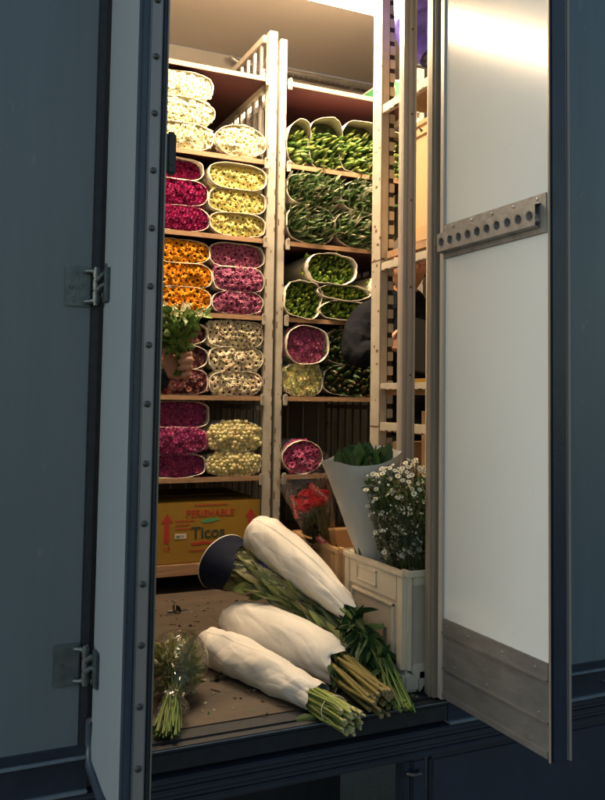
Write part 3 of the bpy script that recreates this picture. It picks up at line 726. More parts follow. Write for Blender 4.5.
def tuft(name, label, cat, p, rad, z1, nb, c1, c2, L, wd, up=1.2):
    w = MB()
    for k in range(nb):
        q = rnd(0, 6.283); r = rad*math.sqrt(random.random())*.7
        o = V(p)+V((r*math.cos(q), r*math.sin(q), rnd(0, z1)))
        d = V((math.cos(q)*rnd(.1,.9), math.sin(q)*rnd(.1,.9), up*rnd(.3,1)))
        blade(w, o, d, L*rnd(.6,1.2), wd*rnd(.6,1.2), jit(c1 if random.random() < .7 else c2, .25), droop=rnd(0,.3))
    for k in range(max(3, nb//8)):
        q = rnd(0, 6.283); r = rad*rnd(0,.5)
        w.tube([V(p)+V((r*.4*math.cos(q), r*.4*math.sin(q), 0)), V(p)+V((r*math.cos(q), r*math.sin(q), z1))], .003, 5, 0, jit(c1, .2))
    o = tag(w.build(name, M['leaf']), label, cat); return o
tuft('foliage_bunch', 'dark foliage sticking out of the beige bin', 'foliage', (1.70, 2.49, 2.50), .11, .12, 70, (.03,.05,.025), (.10,.12,.07), .10, .012)
w = MB(); tapered(w, 1.60, 1.86, 2.43, 2.56, 1.4105, 1.61, 0.0); tag(w.build('open_carton', M['carton']), 'open brown carton low on the near trolley behind the white asters', 'box')
w = MB(); w.rbox(1.56, 1.72, 2.63, 2.70, 1.4105, 1.495, .003); tag(w.build('small_carton', M['carton']), 'small pale carton beside the slotted post above the paper cone', 'box')
w = MB(); tapered(w, 1.565, 1.80, 2.43, 2.56, 1.6905, 1.725, 0.0); w.cyl((1.5645,2.48,1.708),(1.562,2.48,1.708),.005,10)
tag(w.build('shallow_tray', M['yellow_carton']), 'shallow yellow tray lying on a shelf of the near trolley', 'tray')

# ================================================================== wrapped bouquets
def spline(pts, m):
    """Catmull-Rom through (point, radius) pairs"""
    P = [V((*p, r)) for p, r in pts]; P = [P[0]*2-P[1]]+P+[P[-1]*2-P[-2]]; out = []
    k = len(P)-3
    for i in range(m):
        u = i/(m-1)*k; j = min(int(u), k-1); t = u-j
        a, b, c, d = P[j:j+4]
        out.append(.5*((2*b)+(c-a)*t+(2*a-5*b+4*c-d)*t*t+(3*b-a-3*c+d)*t**3))
    return [(V(q[:3]), max(.002, q[3])) for q in out]
def ridge(p, s): return 1-abs(noise.noise(p*s))*2.2
def wrap(pts, n=150, m=170, amp=.06, seed=0., floor=None, ragged=.012, squash=1.0, twist=.5, mb=None, fold=.055, long=1.0, seam=1.1, pleat=.0, crease=1.0):
    """a rolled sheet round a tapering path: an overlapping edge, oblique creases, pleats towards the tied end"""
    w = mb or MB(); sp = spline(pts, m)
    t = (sp[1][0]-sp[0][0]).normalized(); a = t.cross(V((0,0,1))).normalized(); vs = []
    r0 = sum(r for _, r in sp)/m; Ltot = sum((sp[i+1][0]-sp[i][0]).length for i in range(m-1))
    rg = random.Random(int(seed*100)); terms = []
    for k in range(11):
        an = rg.choice((-1, 1))*rg.uniform(.15, 1.25); terms.append((math.sin(an), math.cos(an), rg.uniform(.045, .13), rg.random(), rg.uniform(.0005, .0019)*crease, rg.uniform(0, 40)))
    for i, (p, r) in enumerate(sp):
        t = (sp[min(i+1,m-1)][0]-sp[max(i-1,0)][0]).normalized()
        a = (a-t*a.dot(t)).normalized(); b = a.cross(t); u = i/(m-1)
        for j in range(n):
            q = 6.283*j/n; c_, s_ = math.cos(q), math.sin(q)
            s = V((c_*1.1+seed, s_*1.1, u*3.2*long))
            k = amp*(noise.noise(V((c_*.8+seed, s_*.8, u*2.4)))*.6)
            # straight sharp creases: triangle waves in several slanting directions, each only here and there
            ax_, ay_ = ((q+1.5708) % 6.283)*r0, u*Ltot
            for (dx, dy, wl, ph, A, off) in terms:
                mk = noise.noise(V((c_*.9+off, s_*.9, ay_*7+off)))+.12
                if mk > 0:
                    f_ = ((ax_*dx+ay_*dy)/wl+ph+.25*noise.noise(V((c_+off, s_, ay_*6)))) % 1
                    k += A*min(1, mk*3.5)*(abs(f_-.5)*4-1)/r0
            if pleat: k += pleat*max(0, (u-.72)/.28)*(abs(math.sin(q*4.5+2.2*noise.noise(V((c_*1.5, s_*1.5, seed+u)))))-.5)
            dq = (q-twist*u-seam) % 6.283
            k += fold*(.35+.65*max(0, noise.noise(V((u*3.1, seed, 4)))*1.6+.25))*max(0, 1-dq/2.6)*min(1, dq/.05) if dq < 2.6 else 0
            rr = r*(1+k)
            o = p+a*c_*rr+b*s_*rr*squash
            if i > m-9: o += t*(i-m+9)/8*ragged*(noise.noise(V((c_*1.1+seed, s_*1.1, seed)))*2.4+.25*noise.noise(V((q*3, seed, 2))))
            if floor is not None and o.z < floor: o.z = floor+.0015+(.002*random.random())
            vs.append(o)
    fs = [(i*n+j, (i+1)*n+j, (i+1)*n+(j+1)%n, i*n+(j+1)%n) for i in range(m-1) for j in range(n)]
    w.add(vs, fs, 0, None, crease < .9)
    return w, sp
def stems(w, p0, p1, r0, r1, n, c, cend, rad=(.0025,.004), mid=None, floor=None, extra=.03):
    p0, p1 = V(p0), V(p1); d = (p1-p0).normalized(); a, b, _ = basis(d, 0)
    for k in range(n):
        q = rnd(0, 6.283); rr = math.sqrt(random.random()); q2 = q+rnd(-.7,.7)
        s = p0+(a*math.cos(q)+b*math.sin(q))*r0*rr; e = p1+(a*math.cos(q2)+b*math.sin(q2))*r1*rr+d*rnd(-extra, extra)
        mm = (s+e)/2+V((rnd(-1,1),rnd(-1,1),rnd(-1,1)))*.006
        if mid: mm += V(mid)
        if floor is not None:
            for v in (s, mm, e): v.z = max(v.z, floor+.004)
        r = rnd(*rad); cc = jit(c, .25)
        w.tube([s-d*.04, s, mm, e], r, 6, 0, cc, cap=False)
        ce = tuple(x*.5+y*.5 for x, y in zip(cc, cend)); dd = (e-mm).normalized()
        w.tube([e-dd*.012, e], [r*1.02, r*1.05], 6, 0, ce, cap=False)
        x, y, _ = basis(dd, 0); w.add([e+(x*math.cos(1.047*i)+y*math.sin(1.047*i))*r*1.05 for i in range(6)], [tuple(range(6))], 0, jit(cend, .15))
    return w
GBQ = 'paper wrapped bouquets lying on the truck floor'
# 1: in front
t = thing('wrapped_bouquet', 'slim white paper bouquet lying foremost, pale cut stems over the sill', 'bouquet', GBQ)
w, sp = wrap([((.744,2.340,.945),.006),((.746,2.333,.946),.030),((.750,2.313,.949),.045),((.768,2.22,.952),.052),((.808,2.06,.949),.049),((.842,1.93,.943),.041),((.864,1.845,.938),.034)], seed=2.3, floor=FL+.001, amp=.045, twist=.8, seam=.75, pleat=.03)
w.build('paper_wrap', M['paper'], t)
w = stems(MB(), (.858,1.87,.938), (.884,1.70,.930), .029, .031, 75, (.24,.27,.07), (.52,.46,.26), floor=FL-.02, extra=.018)
so_ = w.build('stem_bundle', M['stem'], t)
w = MB(); w.tube([(.874+math.cos(q)*.034, 1.765+math.sin(q)*.006, .933+math.sin(q)*.032) for q in [6.283*i/24 for i in range(25)]], .0013, 6); w.build('rubber_band', M['paper2'], so_)
recentre(t, (.79, 2.0, FL))
# 2: behind it, thick
t = thing('wrapped_bouquet', 'thick white paper bouquet, middle of three, with woody cut stems', 'bouquet', GBQ)
w, sp = wrap([((.862,2.445,.972),.008),((.863,2.436,.973),.040),((.868,2.410,.976),.062),((.893,2.30,.980),.071),((.940,2.14,.976),.068),((.977,2.03,.966),.058),((.997,1.97,.957),.048)], seed=8.1, floor=FL+.001, amp=.055, twist=.9, ragged=.02, seam=.9, pleat=.05)
w.build('paper_wrap', M['paper'], t)
w = stems(MB(), (.994,1.99,.957), (1.0,1.76,.934), .040, .036, 34, (.20,.17,.05), (.30,.22,.12), rad=(.004,.0062), floor=FL, extra=.022)
for k in range(14): blade(w, (.985+rnd(-.03,.03), 1.97+rnd(-.02,.02), .965+rnd(-.04,.03)), (rnd(-.5,.2), -.6, rnd(-.6,.2)), .07, .013, jit((.04,.075,.03), .2), mi=0)
w.build('stem_bundle', M['stem'], t)
recentre(t, (.92, 2.2, FL))
# 3: leaning on the crates
t = thing('wrapped_bouquet', 'white paper bouquet leaning against the crates, dark leafy stems below', 'bouquet', GBQ)
w, sp = wrap([((.945,2.478,1.232),.010),((.947,2.472,1.231),.042),((.952,2.452,1.226),.058),((.966,2.39,1.208),.062),((1.004,2.26,1.158),.057),((1.040,2.14,1.106),.042),((1.062,2.065,1.072),.028)], seed=5.2, amp=.06, twist=1.0, ragged=.02, fold=.06, seam=.6, pleat=.08)
w.build('paper_wrap', M['paper'], t)
w = MB()
for k in range(26):
    s = V((1.055+rnd(-.022,.022), 2.06+rnd(-.02,.02), 1.068+rnd(-.025,.025))); e = V((1.035+rnd(-.03,.03), 1.73+rnd(-.03,.03), .925+rnd(-.008,.014)))
    m_ = V((1.078+rnd(-.022,.016), 1.93+rnd(-.02,.02), .995+rnd(-.03,.03)))
    cc = jit((.10,.17,.035) if k % 2 else (.05,.10,.025), .25)
    w.tube([s, m_, (m_+e)/2+V((.006,0,-.006)), e], rnd(.0024,.0036), 6, 0, cc)
    for q in range(3):
        u = rnd(.05,.75); p = s.lerp(m_, u*1.6) if u < .6 else m_.lerp(e, u-.5)
        blade(w, p, (rnd(-.8,.3), rnd(-1,-.1), rnd(-.9,.5)), rnd(.06,.11), rnd(.007,.013), jit((.032,.070,.020), .3), droop=rnd(0,.4))
w.build('leafy_stems', M['stem'], t)
recentre(t, (1.0, 2.25, 1.0))
# 4: clear sleeve with a navy printed mouth
t = thing('sleeved_bouquet', 'long leaved bouquet in clear sleeve with navy mouth, between paper bouquets', 'bouquet')
axis = [((.858,2.525,1.136),.098),((.892,2.45,1.118),.082),((.940,2.35,1.100),.072),((.998,2.22,1.056),.060),((1.038,2.10,1.010),.044),((1.058,2.0,.972),.030)]
w, sp = wrap(axis, seed=3.7, crease=.8, amp=.09, fold=.03, n=64, m=70, squash=.8); w.build('clear_sleeve', M['film3'], t)
# navy print: the sleeve's mouth end, a shell just outside the film with a pale border
def band(u0, u1, grow, name, m_, q0=0, q1=6.283, cutw=0):
    s = spline(axis, 140); w = MB(); n = 60; rows = []
    i0, i1 = int(u0*139), int(u1*139); tt = (s[1][0]-s[0][0]).normalized(); a = tt.cross(V((0,0,1))).normalized()
    for i in range(i0, i1+1):
        p, r = s[i]; tt = (s[min(i+1,139)][0]-s[max(0,i-1)][0]).normalized(); aa = (a-tt*a.dot(tt)).normalized(); bb = aa.cross(tt)
        for j in range(n+1):
            q = q0+(q1-q0)*j/n; k = grow+.05*noise.noise(V((math.cos(q)*1.5, math.sin(q)*1.5, i*.02)))
            uu = 1+cutw*math.sin(q*2.0+1)*((i-i0)/max(1, i1-i0))
            rows.append(p+tt*(uu-1)+aa*math.cos(q)*r*k+bb*math.sin(q)*r*k*.8)
    k = i1-i0
    w.add(rows, [(i*(n+1)+j, (i+1)*(n+1)+j, (i+1)*(n+1)+j+1, i*(n+1)+j+1) for i in range(k) for j in range(n)], 0, None, True)
    return w.build(name, m_, t)
band(.0, .21, 1.09, 'printed_mouth', M['navy'], cutw=.03); band(-.0, .012, 1.10, 'pale_border', M['paper'])
w = MB()
sp2 = spline(axis, 60)
for k in range(300):
    i = random.choice(range(9, 57)); p, r = sp2[i]; dr_ = (sp2[max(0,i-6)][0]-p).normalized()
    a, b, _ = basis(dr_, 0); q = rnd(0,6.283); rr = r*.92*math.sqrt(rnd(.2,1))
    out = a*math.cos(q)+b*math.sin(q)*.8
    blade(w, p+out*rr*.8, dr_*rnd(.7,1.4)+out*rnd(.0,.35)+V((rnd(-.3,.3),rnd(-.3,.3),rnd(-.2,.3))), rnd(.05,.10), rnd(.008,.017), jit(random.choice(((.19,.23,.065),(.30,.32,.11),(.11,.15,.05),(.40,.40,.20),(.25,.27,.12))), .2), fold=.25)
w.build('leaves', M['leaf'], t)
w = MB()
for k in range(20):
    q = rnd(0, 6.283); r = rnd(0, .02)
    w.tube([(.93+math.cos(q)*r*2, 2.36, 1.09+math.sin(q)*r*2), (1.03+math.cos(q)*r*1.5, 2.12, 1.01+math.sin(q)*r), (1.058+math.cos(q)*r, 1.93, .955+math.sin(q)*r), (1.042+math.cos(q)*r*1.4, 1.745+rnd(-.03,.03), .922+abs(math.sin(q))*r*.8)], rnd(.0026,.0038), 6, 0, jit((.17,.24,.05), .2))
w.build('stem_bundle', M['stem'], t)
w = MB(); wrap([((.905,2.40,1.155),.004),((.925,2.375,1.15),.016),((.95,2.35,1.14),.012),((.965,2.33,1.13),.003)], n=24, m=24, amp=.2, mb=w, squash=.4); w.build('blue_tag', M['blue_foil'], t)
recentre(t, (.95, 2.25, 1.0))
# 5: clear wrapped bunch at the left edge
t = thing('cellophane_bunch', 'olive leafy bunch in crinkled cellophane at the left edge of the floor', 'bouquet')
hc = V((.580,2.070,.982)); tie = V((.552,1.960,.950)); en = V((.500,1.840,.912))
w = MB()
for k in range(620):
    d = V((rnd(-1,1), rnd(-1,1), rnd(-.9,1))); d.normalize(); rr = rnd(.35,1)
    p = hc+V((d.x*.058, d.y*.075, d.z*.056))*rr
    blade(w, p, d*1.0+V((.15,.5,.3))*rnd(0,1), rnd(.016,.034), rnd(.004,.009), jit(random.choice(((.28,.29,.07),(.42,.39,.15),(.14,.18,.05),(.48,.44,.22))), .2), fold=.5)
for k in range(45):
    q = rnd(0, 6.283); s = tie+V((rnd(-.01,.01), 0, rnd(-.012,.012)))
    w.tube([s, s.lerp(hc+V((rnd(-.05,.05),0,rnd(-.04,.04))), .7)], .0022, 5, 0, jit((.15,.19,.05), .2))
w.build('leaves', M['leaf'], t)
w = MB()
for k in range(60):
    e = en+V((rnd(-.032,.032), rnd(-.035,.03), rnd(.0,.022))); e.z = max(e.z, .911)
    s = tie+V((rnd(-.012,.012), .02, rnd(-.014,.014))); w.tube([s, (s+e)/2+V((rnd(-.008,.008),0,.004)), e], rnd(.0018,.003), 6, 0, jit((.095,.135,.03), .3))
w.build('stem_bundle', M['stem'], t)
w, _ = wrap([((.612,2.165,.982),.020),((.608,2.155,.983),.050),((.598,2.12,.988),.070),((.584,2.06,.985),.072),((.566,1.995,.970),.045),((.552,1.955,.952),.020),((.542,1.93,.938),.030),((.532,1.905,.928),.040)], n=70, m=80, amp=.22, crease=.8, seed=6.6, floor=FL+.001, ragged=.03, fold=.1)
w.build('cellophane', M['film'], t)
recentre(t, (.58, 1.98, FL))

# ================================================================== crates with flowers
def crate(label, x0, x1, y0, y1, z0, z1, m_, mp, group):
    t = thing('flower_crate', label, 'crate', group); th = .012
    w = MB()
    # four walls as frames round a sunk panel, rounded posts at the corners, rim
    for (a, b) in ((x0, y0), (x1, y0), (x0, y1), (x1, y1)):
        w.rbox(min(a, a+(.034 if a == x0 else -.034)), max(a, a+(.034 if a == x0 else -.034)), min(b, b+(.05 if b == y0 else -.05)), max(b, b+(.05 if b == y0 else -.05)), z0+.045, z1, .012, seg=4)
        w.rbox(min(a, a+(.05 if a == x0 else -.05)), max(a, a+(.05 if a == x0 else -.05)), min(b, b+(.07 if b == y0 else -.07)), max(b, b+(.07 if b == y0 else -.07)), z0, z0+.05, .008, seg=3)
    for xx in (x0, x1-.016): w.rbox(xx+.001, xx+.015, y0+.04, y1-.04, z1-.085, z1-.001, .004); w.rbox(xx+.001, xx+.015, y0+.04, y1-.04, z0+.03, z0+.075, .004)
    for yy in (y0, y1-.016): w.rbox(x0+.03, x1-.03, yy+.001, yy+.015, z1-.04, z1-.001, .004); w.rbox(x0+.03, x1-.03, yy+.001, yy+.015, z0+.03, z0+.07, .004)
    for xx in (x0-.004, x1-.004): w.rbox(xx, xx+.008, y0+.004, y1-.004, z1-.016, z1+.0015, .003)
    for yy in (y0-.004, y1-.004): w.rbox(x0+.004, x1-.004, yy, yy+.008, z1-.016, z1+.002, .003)
    # slanted feet braces
    for sx, s in ((x0+.048, 1), (x1-.048, -1)):
        w.add([(sx,y0+.001,z0+.0),(sx+s*.03,y0+.001,z0+.035),(sx+s*.03,y0+.03,z0+.035),(sx,y0+.03,z0),(sx,y0+.001,z0+.05),(sx+s*.03,y0+.001,z0+.05),(sx+s*.03,y0+.03,z0+.05),(sx,y0+.03,z0+.05)], [(0,1,5,4),(0,3,2,1),(1,2,6,5),(2,3,7,6),(3,0,4,7)])
    w.build('crate_frame', m_, t)
    w = MB(); w.box(x0+.004, x0+.012, y0+.03, y1-.03, z0+.05, z1-.02); w.box(x1-.012, x1-.004, y0+.03, y1-.03, z0+.05, z1-.02)
    w.box(x0+.02, x1-.02, y0+.007, y0+.013, z0+.05, z1-.02); w.box(x0+.02, x1-.02, y1-.013, y1-.007, z0+.05, z1-.02); w.box(x0+.012, x1-.012, y0+.012, y1-.012, z0+.035, z0+.045)
    w.build('side_panel', mp, t)
    w = MB(); ya, yb = y0+(y1-y0)*.42, y0+(y1-y0)*.75
    for a, b, c, d in ((ya,yb,z1-.066,z1-.062),(ya,yb,z1-.030,z1-.026),(ya,ya+.005,z1-.066,z1-.026),(yb-.005,yb,z1-.066,z1-.026)): w.rbox(x0-.0025, x0+.004, a, b, c, d, .001)
    # ridge round the sunk panel
    a, b, c, d = y0+.055, y1-.055, z0+.085, z1-.092
    w.rbox(x0-.002, x0+.006, a, a+.008, c, d, .002); w.rbox(x0-.002, x0+.006, b-.008, b, c, d, .002); w.rbox(x0-.002, x0+.006, a, b, d-.008, d+.0005, .002)
    w.build('handle_frame', m_, t)
    recentre(t, ((x0+x1)/2, y0, z0)); return t
GC = 'plastic flower crates by the right jamb'
crate('white plastic crate holding a paper cone and white asters by the right door', 1.113, 1.50, 1.857, 2.206, FL+.001, 1.211, M['white_plastic'], M['shaded_plastic'], GC)
crate('beige plastic crate behind the white one, holding red roses', 1.116, 1.50, 2.232, 2.60, FL+.001, 1.206, M['beige_plastic'], M['beige_plastic'], GC)
# paper cone with broad leaves
t = thing('paper_cone_bouquet', 'tall pale paper cone of dark broad leaves in the white crate', 'bouquet')
w, _ = wrap([((1.185,2.135,.962),.028),((1.178,2.130,1.06),.034),((1.168,2.125,1.19),.043),((1.140,2.115,1.35),.078),((1.120,2.11,1.487),.114)], n=100, m=80, amp=.035, seed=4.4, crease=.5, twist=.1, fold=.03, ragged=.006, long=.8, seam=.4)
w.build('paper_cone', M['greypaper'], t)
w = MB()
for k in range(46):
    q = rnd(0, 6.283); r = rnd(.01,.062); o = V((1.124+r*math.cos(q), 2.11+r*math.sin(q), 1.425+rnd(0,.02)))
    blade(w, o, (math.cos(q)*rnd(0,.5), math.sin(q)*rnd(0,.5), 1), rnd(.065,.10), rnd(.018,.03), jit(random.choice(((.030,.075,.022),(.022,.055,.018),(.045,.095,.03))), .2), fold=.3, droop=rnd(-.1,.2))
for k in range(12): q = rnd(0,6.283); w.tube([(1.178+math.cos(q)*.012, 2.13+math.sin(q)*.012, .97), (1.122+math.cos(q)*.05, 2.11+math.sin(q)*.05, 1.42)], .004, 6, 0, (.06,.12,.03))
w.build('leaves', M['leaf'], t)
recentre(t, (1.185, 2.135, .962))
# asters
t = thing('aster_bunch', 'bunch of small white asters standing in the white crate', 'bouquet')
w = MB(); f = MB(); base = V((1.225,1.965,.965)); heads = []
for k in range(460):
    q = rnd(0, 6.283); r = math.sqrt(random.random()); zz = 1.22+.235*(1-.25*r*r)*rnd(.05,1.0) if k > 95 else 1.425+.05*(1-r*r)+rnd(-.02,.015)
    sp_ = .058+.058*min(1, max(0, (zz-1.15)/.25)); sp_ *= 1.12; 
    p = V((1.195+math.cos(q)*r*sp_*1.02, 1.965+math.sin(q)*r*sp_*.95, zz))
    if k > 95 and r < .6: p.x = 1.195+math.cos(q)*sp_*rnd(.75,1.02); p.y = 1.965+math.sin(q)*sp_*rnd(.75,1.0)
    heads.append(p)
    b0 = base+V((rnd(-.025,.025), rnd(-.025,.025), 0)); m_ = b0.lerp(p, .62); m_.x = m_.x*.65+b0.x*.15+p.x*.2
    w.tube([b0, m_, p], [.0016,.0012,.0009], 4, 0, jit((.075,.11,.035), .25), cap=False)
    n_ = V((math.cos(q)*r*.7+rnd(-.4,.4), math.sin(q)*r*.7-.45+rnd(-.3,.3), .85))
    if k < 95 or random.random() < .42: daisy(f, p, n_, rnd(.0062,.0095), jit((.72,.70,.62), .12), (.30,.27,.05), 11, .12, 1, .36)
    else: 
        f.ball(p, rnd(.0025,.0048), 0, jit((.66,.66,.52), .15), 1)
for k in range(4200):
    u = random.random(); q = rnd(0, 6.283); zz = 1.02+.42*u; sp_ = .056+.07*u; r = math.sqrt(rnd(.1,1))
    p = V((1.230-.032*u+math.cos(q)*r*sp_, 1.965+math.sin(q)*r*sp_*.95, zz))
    blade(w, p, (math.cos(q)*rnd(.2,1), math.sin(q)*rnd(.2,1), rnd(-.2,1.2)), rnd(.012,.028), rnd(.0022,.0045), jit(random.choice(((.085,.14,.045),(.06,.10,.04),(.13,.17,.07),(.19,.18,.08))), .25), nseg=4, droop=.2)
w.build('foliage', M['leaf'], t); f.build('flower_heads', M['petal'], t)
w, _ = wrap([((1.225,1.965,.965),.040),((1.216,1.965,1.12),.066),((1.207,1.965,1.25),.094),((1.202,1.965,1.36),.114)], n=60, m=50, amp=.07, seed=1.9, crease=.8, fold=.04, ragged=.02); w.build('clear_sleeve', M['film'], t)
recentre(t, base)
# red roses in printed film
t = thing('rose_bunch', 'red roses in clear film with red printed tape, in the beige crate', 'bouquet')
ra, rb = V((1.195,2.42,1.05)), V((1.055,2.375,1.425)); ax = (rb-ra).normalized()
w, _ = wrap([(ra,.030),(ra.lerp(rb,.35),.042),(ra.lerp(rb,.7),.066),(rb,.090)], n=60, m=50, amp=.07, seed=7.3, crease=.8, fold=.03, ragged=.02); w.build('clear_sleeve', M['film2'], t)
w = MB(); lf = MB(); a, b, _ = basis(ax, 0)
for k in range(11):
    q = 6.283*k/8+.3; r = (.034 if k < 8 else .012); c = ra.lerp(rb, .76+rnd(-.035,.035))+(a*math.cos(q)+b*math.sin(q))*r
    w.cur = (.42,.012,.03)
    for L in range(4):
        for i in range(6):
            q2 = 6.283*i/6+L*.5+rnd(-.2,.2); rr = .007+.0052*L; d = a*math.cos(q2)+b*math.sin(q2); s = b*math.cos(q2)-a*math.sin(q2); h = .030-.004*L
            w.add([c+d*rr*.4-s*rr*.6-ax*.012, c+d*rr*.4+s*rr*.6-ax*.012, c+d*rr*1.1+s*rr*.75+ax*h*.4, c+d*rr*1.05+ax*h*.62, c+d*rr*1.1-s*rr*.75+ax*h*.4], [(0,1,2,3,4)], 0, jit((.46,.014,.035), .25))
    lf.tube([ra+(a*math.cos(q)+b*math.sin(q))*.012, c-ax*.012], .003, 6, 0, (.05,.09,.03))
for k in range(70):
    q = rnd(0,6.283); u = rnd(.15,.66); p = ra.lerp(rb, u)+(a*math.cos(q)+b*math.sin(q))*rnd(.005,.045)*u
    blade(lf, p, ax*rnd(.2,1)+(a*math.cos(q)+b*math.sin(q))*rnd(.2,.7), rnd(.03,.06), rnd(.012,.02), jit(random.choice(((.03,.05,.022),(.05,.07,.03),(.07,.06,.045))), .2))
w.build('rose_heads', M['petal'], t); lf.build('leaves', M['leaf'], t)
# three slanted tapes with pale marks, lying on the film
view = V((-.42,-.86,.1)).normalized()
for u, side, L, ang in ((.80, .032, .075, .50), (.74, -.050, .070, .2), (.40, .005, .055, .50)):
    rr = .030+.06*u; sx = view.cross(ax).normalized(); 
    ctr = ra.lerp(rb, u)+view*math.sqrt(max(0,(rr*1.08)**2-side**2))*1.0+sx*(-side)
    dirv = (ax*math.cos(ang)-sx*math.sin(ang)*-1).normalized(); nv = (ctr-ra.lerp(rb,u)).normalized(); dirv = (dirv-nv*dirv.dot(nv)).normalized(); wv = dirv.cross(nv)
    o = MB(); nn = 8
    pts = []
    for i in range(nn+1):
        for sgn in (-1, 1): pts.append(ctr+dirv*(i/nn-.5)*L+wv*sgn*.0095+nv*.002*math.sin(i))
    o.add(pts, [(2*i,2*i+1,2*i+3,2*i+2) for i in range(nn)]); tp = o.build('printed_tape', M['red_tape'], t)
    o = MB(); x = -.44
    while x < .42:
        for sgn in (-1, 1):
            if random.random() < .8:
                y_ = rnd(-.004, .001); c0 = ctr+dirv*x*L+nv*.0032
                o.add([c0+wv*y_, c0+dirv*.0016+wv*y_, c0+dirv*.0016+wv*(y_+.006), c0+wv*(y_+.006)], [(0,1,2,3)])
            x += .028
        x += .03
    o.build('tape_print', M['white_ink'], tp)
recentre(t, ra)
# blue foil bouquet high on the near trolley
t = thing('foil_bouquet', 'dark foliage bouquet in violet blue foil high on the near trolley', 'bouquet')
w, _ = wrap([((1.70,2.50,2.778),.045),((1.69,2.52,2.86),.060),((1.67,2.54,2.94),.080)], n=50, m=30, amp=.1, seed=2.2, fold=.05); w.build('clear_sleeve', M['film'], t)
w, _ = wrap([((1.675,2.57,2.93),.070),((1.665,2.60,3.00),.115),((1.66,2.62,3.08),.135),((1.66,2.62,3.30),.14)], n=60, m=40, amp=.22, seed=9.2, fold=.1, ragged=.05); w.build('foil_wrap', M['blue_foil'], t)
w = MB()
for k in range(110):
    q = rnd(0,6.283); u = random.random(); r = (.03+.09*u)*math.sqrt(random.random()); o = V((1.70-.04*u+math.cos(q)*r, 2.50+math.sin(q)*r, 2.80+.42*u))
    blade(w, o, (math.cos(q)*.4, math.sin(q)*.4, rnd(.4,1)), rnd(.06,.13), rnd(.008,.016), jit(random.choice(((.03,.045,.035),(.05,.06,.05),(.09,.09,.08))), .25))
w.build('leaves', M['leaf'], t)
recentre(t, (1.70,2.50,2.777))

# ================================================================== litter on the floor
w = MB()
for k in range(330):
    x, y = rnd(.42, 1.10), rnd(1.86, 3.05); q = rnd(0, 6.283); L = rnd(.004, .011)
    if random.random() < .35: 
        w.tube([(x,y,FL+.0025), (x+math.cos(q)*L*rnd(1,4), y+math.sin(q)*L*rnd(1,4), FL+.003)], .0014, 5, 0, jit((.08,.06,.035), .4))
    else:
        c = random.choice(((.03,.022,.015),(.34,.30,.20),(.22,.20,.12),(.10,.12,.04),(.035,.025,.02)))
        blade(w, (x,y,FL+.002), (math.cos(q), math.sin(q), .06), L*1.6, L*.4, jit(c, .3))
w.tube([(.70,2.15,FL+.003),(.745,2.17,FL+.004),(.80,2.19,FL+.003)], .002, 5, 0, (.05,.035,.025))
for x, y in ((.80,2.87),(.82,2.865),(.72,2.16)): 
    for k in range(4): blade(w, (x,y,FL+.003), (rnd(-1,1), rnd(-.3,.3), .1), .03, .007, (.03,.022,.016))
lo = tag(w.build('floor_litter', M['leaf']), 'scattered leaf scraps and petals on the plywood truck floor', 'litter', kind='stuff')
w = MB(); blade(w, (.80,1.815,.906), (1,-.15,.10), .045, .010, (.16,.19,.06)); blade(w, (.83,1.812,.907), (.8,.2,.05), .03, .008, (.12,.15,.05))
tag(w.build('fallen_leaf', M['leaf']), 'pale green leaf fallen on the sill in front of the bouquets', 'leaf')
w = MB()
for k in range(26): blade(w, (1.10+rnd(-.06,.045), 1.84+rnd(-.012,.012), .906), (rnd(-1,1), rnd(-.5,.5), rnd(.05,.5)), rnd(.01,.025), .003, jit((.22,.22,.12), .3))
tag(w.build('leaf_scraps', M['leaf']), 'dry leaf scraps caught on the sill at the right jamb', 'litter', kind='stuff')
